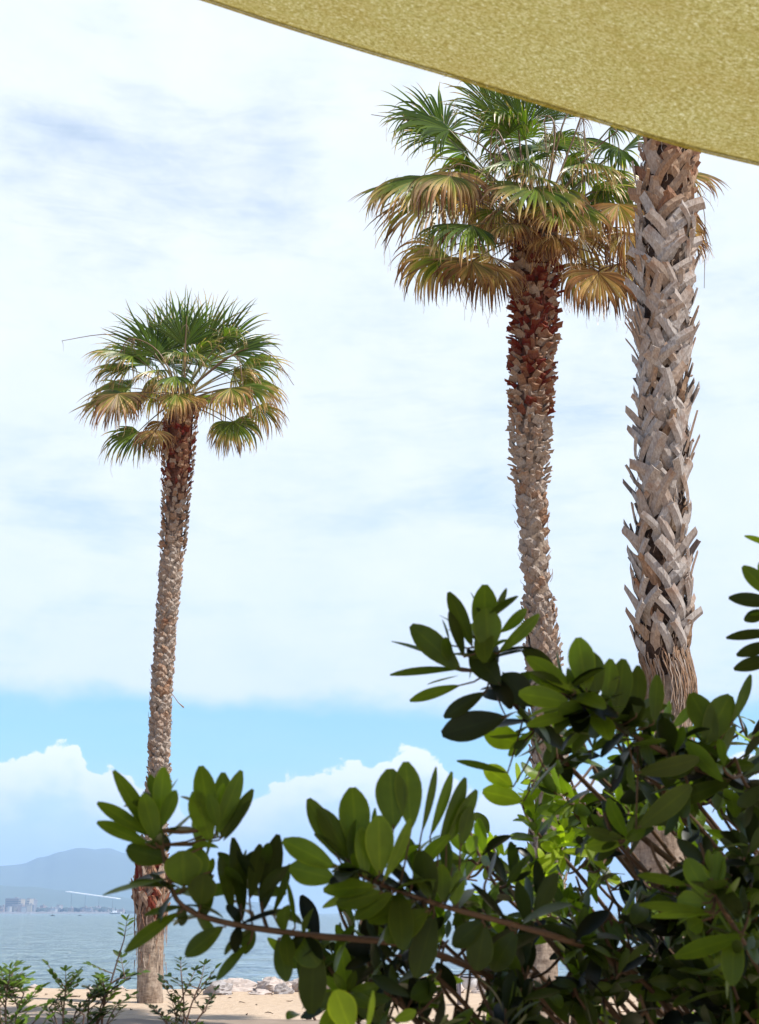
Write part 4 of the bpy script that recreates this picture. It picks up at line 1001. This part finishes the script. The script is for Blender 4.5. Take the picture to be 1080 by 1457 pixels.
boulder(335, 1411, 60, 24, M['rock'], 'largest pale boulder behind the grey boulder')
boulder(372, 1416, 30, 8, M['rock'], 'low flat pale stone between the two larger boulders')
boulder(402, 1415, 26, 16, M['rockg'], 'small pointed grey boulder beside the wide pale one')
boulder(388, 1412, 50, 24, M['rock'], 'wide pale boulder near the middle of the shoreline')
boulder(425, 1411, 46, 22, M['rock'], 'pale boulder at the end of the row under the hanging leaf')
for px, w, h in ((470, 40, 22), (520, 46, 20), (560, 36, 22), (606, 50, 24), (640, 34, 18), (690, 44, 24), (722, 46, 26), (812, 44, 24), (850, 40, 20), (885, 46, 26)):
    boulder(px, 1412, w, h, M['rock'], 'pale boulder half hidden behind the large shrub', group='boulders behind the shrub')
for px, w, h in ((8, 16, 5), (24, 12, 4), (48, 18, 6), (128, 12, 4), (146, 9, 3), (172, 12, 5)):
    boulder(px, 1406, w, h, M['rock'], 'small stone at the waterline on the left', group='small stones at the left waterline')

# bag-hoop litter bin
M['postm'] = plain_mat('grey_post', (.27, .24, .26), .6, .1, 10); M['bag'] = plain_mat('pale_bag', (.62, .62, .64), .35, .15, 25)
c = G(653.5, 1432.5, 0); c.z = ground_z(c.x, c.y); S_ = (P(660, 1400, c.y) - P(650, 1400, c.y)).length / 10
bin_ = thing('litter_bin', c, 'grey beach litter post with a dark hoop holding a pale bag', 'litter bin')
m = MB(); m.tube([c - V((0, 0, .1)), c + V((0, 0, 40 * S_))], 3.0 * S_, 12); m.obj('post', M['postm'], bin_, smooth=True, origin=c)
hc = c + V((15 * S_, 0, 39 * S_)); m = MB()
m.tube([hc + V((math.cos(t * .2618) * 12 * S_, math.sin(t * .2618) * 12 * S_, math.sin(t * .2618) * 1.5 * S_)) for t in range(25)], .012, 6, caps=False)
m.obj('hoop', M['hull'], bin_, smooth=True, origin=c)
m = MB(); vs = []; fs = []
for j in range(9):
    v = j / 8; rr = 11.5 * S_ * (1 - v ** 3) ** .6 + .002
    for k in range(24):
        th = k * math.pi / 12; w = 1 + .06 * math.sin(k * 3.1 + j) * min(1, v * 3)
        vs.append(hc + V((math.cos(th) * rr * w, math.sin(th) * rr * w, -v * 20 * S_)))
for j in range(8):
    for k in range(24): k2 = (k + 1) % 24; fs.append((j * 24 + k, (j + 1) * 24 + k, (j + 1) * 24 + k2, j * 24 + k2))
m.add(vs, fs); m.obj('bag', M['bag'], bin_, smooth=True, origin=c)
# scrap of dark driftwood on the sand
c = G(441, 1452, 0); c.z = ground_z(c.x, c.y); m = MB()
m.tube([c + V((-.05, 0, .04)), c + V((-.02, 0, .12)), c + V((.03, 0, .10)), c + V((.07, 0, .03)), c + V((.09, .02, -.02))], [.02, .03, .022, .02, .012], 6)
m.tube([c + V((-.05, 0, .045)), c + V((.02, .02, .05))], [.018, .02], 6)
tag(m.obj('driftwood', M['twig_dark'], origin=c, smooth=True), 'small dark crooked piece of driftwood lying on the sand', 'driftwood')

# ================================================================== HAZE
m, t = new_mat('haze_air')
pv = t.n('ShaderNodeVolumePrincipled', ins={'Color': (.50, .70, 1.0, 1), 'Density': 2.1e-4, 'Anisotropy': 0.0})
t.out(None, pv.outputs[0])
mb = MB(); mb.box((0, 5200, 250 - 4), (30000, 12600, 510)); tag(mb.obj('haze', m), kind='stuff')
bpy.data.objects['haze'].location = (0, 0, 0)

# ================================================================== LIGHT AND SKY
SUN_EL, SUN_AZ = 57.0, 113.0     # azimuth clockwise from +Y
se, sa = R(SUN_EL), R(SUN_AZ)
sd = V((math.sin(sa) * math.cos(se), math.cos(sa) * math.cos(se), math.sin(se)))
ld = bpy.data.lights.new('sun', 'SUN'); ld.energy = 5.0; ld.angle = R(.6); ld.color = (1, .96, .89)
lo = bpy.data.objects.new('sun', ld); COL.objects.link(lo); lo.rotation_euler = sd.to_track_quat('Z', 'Y').to_euler()

w = bpy.data.worlds.new('World'); sc.world = w; w.use_nodes = True; w.node_tree.nodes.clear(); t = NT(w.node_tree)
SK = 0.10
sky = t.n('ShaderNodeTexSky', sky_type='NISHITA', sun_disc=False, sun_elevation=se, sun_rotation=sa, air_density=1.0, dust_density=.6, ozone_density=2.0)
tc = t.n('ShaderNodeTexCoord'); dirv = tc.outputs['Generated']
sep = t.n('ShaderNodeSeparateXYZ'); t.nt.links.new(dirv, sep.inputs[0]); X, Yy, Z = sep.outputs
az = t.math('ARCTAN2', X, Yy); el = t.math('ARCSINE', Z)
def ang(px, py): r = ray(px, py).normalized(); return math.atan2(r.x, r.y), math.asin(r.z)
comb = t.n('ShaderNodeCombineXYZ'); t.nt.links.new(az, comb.inputs[0]); t.nt.links.new(el, comb.inputs[1])
def mp(scale, rot=0.0, loc=(0, 0, 0)):
    n_ = t.n('ShaderNodeMapping'); n_.inputs['Scale'].default_value = scale; n_.inputs['Rotation'].default_value = (0, 0, rot); n_.inputs['Location'].default_value = loc
    t.nt.links.new(comb.outputs[0], n_.inputs[0]); return n_.outputs[0]
def blob(px, py, sx, sy, rot=0.0):
    a0, e0 = ang(px, py); sx, sy = sx / 1800, sy / 1800
    dx = t.math('SUBTRACT', az, a0); dy = t.math('SUBTRACT', el, e0); c_, s_ = math.cos(rot), math.sin(rot)
    u = t.math('DIVIDE', t.math('ADD', t.math('MULTIPLY', dx, c_), t.math('MULTIPLY', dy, s_)), sx)
    v = t.math('DIVIDE', t.math('SUBTRACT', t.math('MULTIPLY', dy, c_), t.math('MULTIPLY', dx, s_)), sy)
    return t.math('EXPONENT', t.math('MULTIPLY', t.math('ADD', t.math('MULTIPLY', u, u), t.math('MULTIPLY', v, v)), -1.0))
e_band = ang(300, 995)[1]
front = t.smooth(Yy, .2, .7)
blue = t.mix(front, sky.outputs[0], t.mix(1.0, sky.outputs[0], (.76, 1.32, 1.43), 'MULTIPLY'))
# high veil
nv = t.noise(mp((1.0, 3.2, 1), -.12), 3.2, 6, .58, dist=.6); nv2 = t.noise(mp((1.3, 2.0, 1), .4, (3, 1, 0)), 9, 5, .6)
veil = t.math('ADD', t.math('MULTIPLY', nv, .9), t.math('MULTIPLY', nv2, .25))
nv3 = t.noise(mp((1.0, 5.0, 1), -.2, (2, 7, 0)), 14, 6, .65, dist=.8)
veil = t.math('ADD', t.math('ADD', veil, .25), t.math('MULTIPLY', nv3, .30))
for b, amp in ((blob(400, 235, 75, 50, .3), .20), (blob(370, 175, 150, 70, .3), .12), (blob(430, 320, 70, 50), .12), (blob(90, 178, 120, 20, -.15), .18), (blob(185, 135, 80, 20, -.1), .16),
               (blob(880, 560, 200, 80, .1), .14), (blob(100, 720, 260, 50, .05), .16), (blob(640, 720, 300, 40, .1), .14), (blob(300, 480, 200, 60), .0)):
    veil = t.math('SUBTRACT', veil, t.math('MULTIPLY', b, amp))
veil = t.smooth(veil, .45, 1.0)
veil = t.math('MULTIPLY', t.math('MULTIPLY_ADD', veil, .62, .36), t.smooth(Yy, .25, .7))
edge_n = t.math('MULTIPLY_ADD', t.noise(mp((1, 1.5, 1), 0, (5, 5, 0)), 11, 5), .055, -.0275)
low = t.smooth(t.math('ADD', t.math('SUBTRACT', el, e_band), edge_n), -.012, .012)
lowcov = t.math('MULTIPLY_ADD', t.noise(mp((1, 5, 1)), 8, 4), .22, .0)
cover = t.math('ADD', t.math('MULTIPLY', veil, low), t.math('MULTIPLY', lowcov, t.math('SUBTRACT', 1.0, low)))
K = .72 / SK
veilcol = t.mix(nv2, (.90 * K, 1.0 * K, 1.09 * K), (1.14 * K, 1.16 * K, 1.18 * K))
col = t.mix(t.math('MINIMUM', cover, 1.0), blue, veilcol)
# cumulus: height profile over azimuth
prof = [(-700, 1100), (-200, 1090), (-60, 1075), (0, 1082), (50, 1064), (105, 1052), (124, 1082), (170, 1098), (225, 1112), (290, 1150), (345, 1140), (385, 1112), (430, 1090), (500, 1082), (540, 1078), (590, 1058), (622, 1068), (650, 1110), (720, 1130), (800, 1100), (950, 1080), (1100, 1060), (1600, 1090)]
fc = t.n('ShaderNodeFloatCurve'); cv = fc.mapping.curves[0]
a_lo, a_hi = ang(-700, 1100)[0], ang(1600, 1090)[0]
cpts = [((ang(px, py)[0] - a_lo) / (a_hi - a_lo), ang(px, py)[1] / .25) for px, py in prof]
cv.points[0].location = cpts[0]; cv.points[1].location = cpts[-1]
for q in cpts[1:-1]: cv.points.new(*q)
fc.mapping.update()
t.nt.links.new(t.math('DIVIDE', t.math('SUBTRACT', az, a_lo), a_hi - a_lo, clamp=True), fc.inputs['Value'])
H = t.math('MULTIPLY', fc.outputs[0], .25)
cb = t.noise(mp((1, 1.1, 1)), 42, 6, .62, dist=.2)
vor = t.n('ShaderNodeTexVoronoi', feature='SMOOTH_F1', ins={'Scale': 70.0, 'Smoothness': .5}); t.nt.links.new(mp((1, 1.2, 1)), vor.inputs['Vector'])
hn = t.math('ADD', H, t.math('ADD', t.math('MULTIPLY_ADD', cb, .030, -.016), t.math('MULTIPLY_ADD', vor.outputs['Distance'], -.014, .005)))
dep = t.math('SUBTRACT', hn, el)                       # depth below the cloud top
cm = t.smooth(dep, -.0006, .0035)
fade = t.math('SUBTRACT', 1.0, t.math('MULTIPLY', t.smooth(dep, .010, .060), .55))
side = t.math('ADD', blob(60, 1120, 170, 400), t.math('ADD', blob(500, 1120, 190, 400), blob(1000, 1150, 300, 400)), clamp=True)
cm = t.math('MULTIPLY', t.math('MULTIPLY', cm, fade), t.smooth(side, .1, .7))
cumn = t.noise(mp((1, 1.6, 1), .2), 30, 5, .6)
cc = t.mix(t.math('MULTIPLY', t.smooth(dep, .004, .05), t.smooth(cumn, .25, .7)), (1.55 * K, 1.46 * K, 1.42 * K), (.80 * K, .95 * K, 1.35 * K))
col = t.mix(t.math('MULTIPLY', cm, .92), col, cc)
# warm white air just over the horizon
hz = t.math('SUBTRACT', 1.0, t.smooth(el, .0, .13))
hz = t.math('MULTIPLY', hz, t.math('MULTIPLY_ADD', front, .75, .25))
col = t.mix(t.math('MULTIPLY', hz, .5), col, (1.15 * K, 1.12 * K, 1.25 * K))
bg = t.n('ShaderNodeBackground', ins={'Strength': SK}); t.nt.links.new(col, bg.inputs[0])
wo = t.n('ShaderNodeOutputWorld'); t.nt.links.new(bg.outputs[0], wo.inputs[0])

sc.view_settings.view_transform = 'Standard'; sc.view_settings.look = 'None'; sc.view_settings.exposure = 0.5; sc.view_settings.gamma = 1.0
sc.view_settings.use_curve_mapping = False
sc.cycles.max_bounces = 8; sc.cycles.volume_bounces = 2
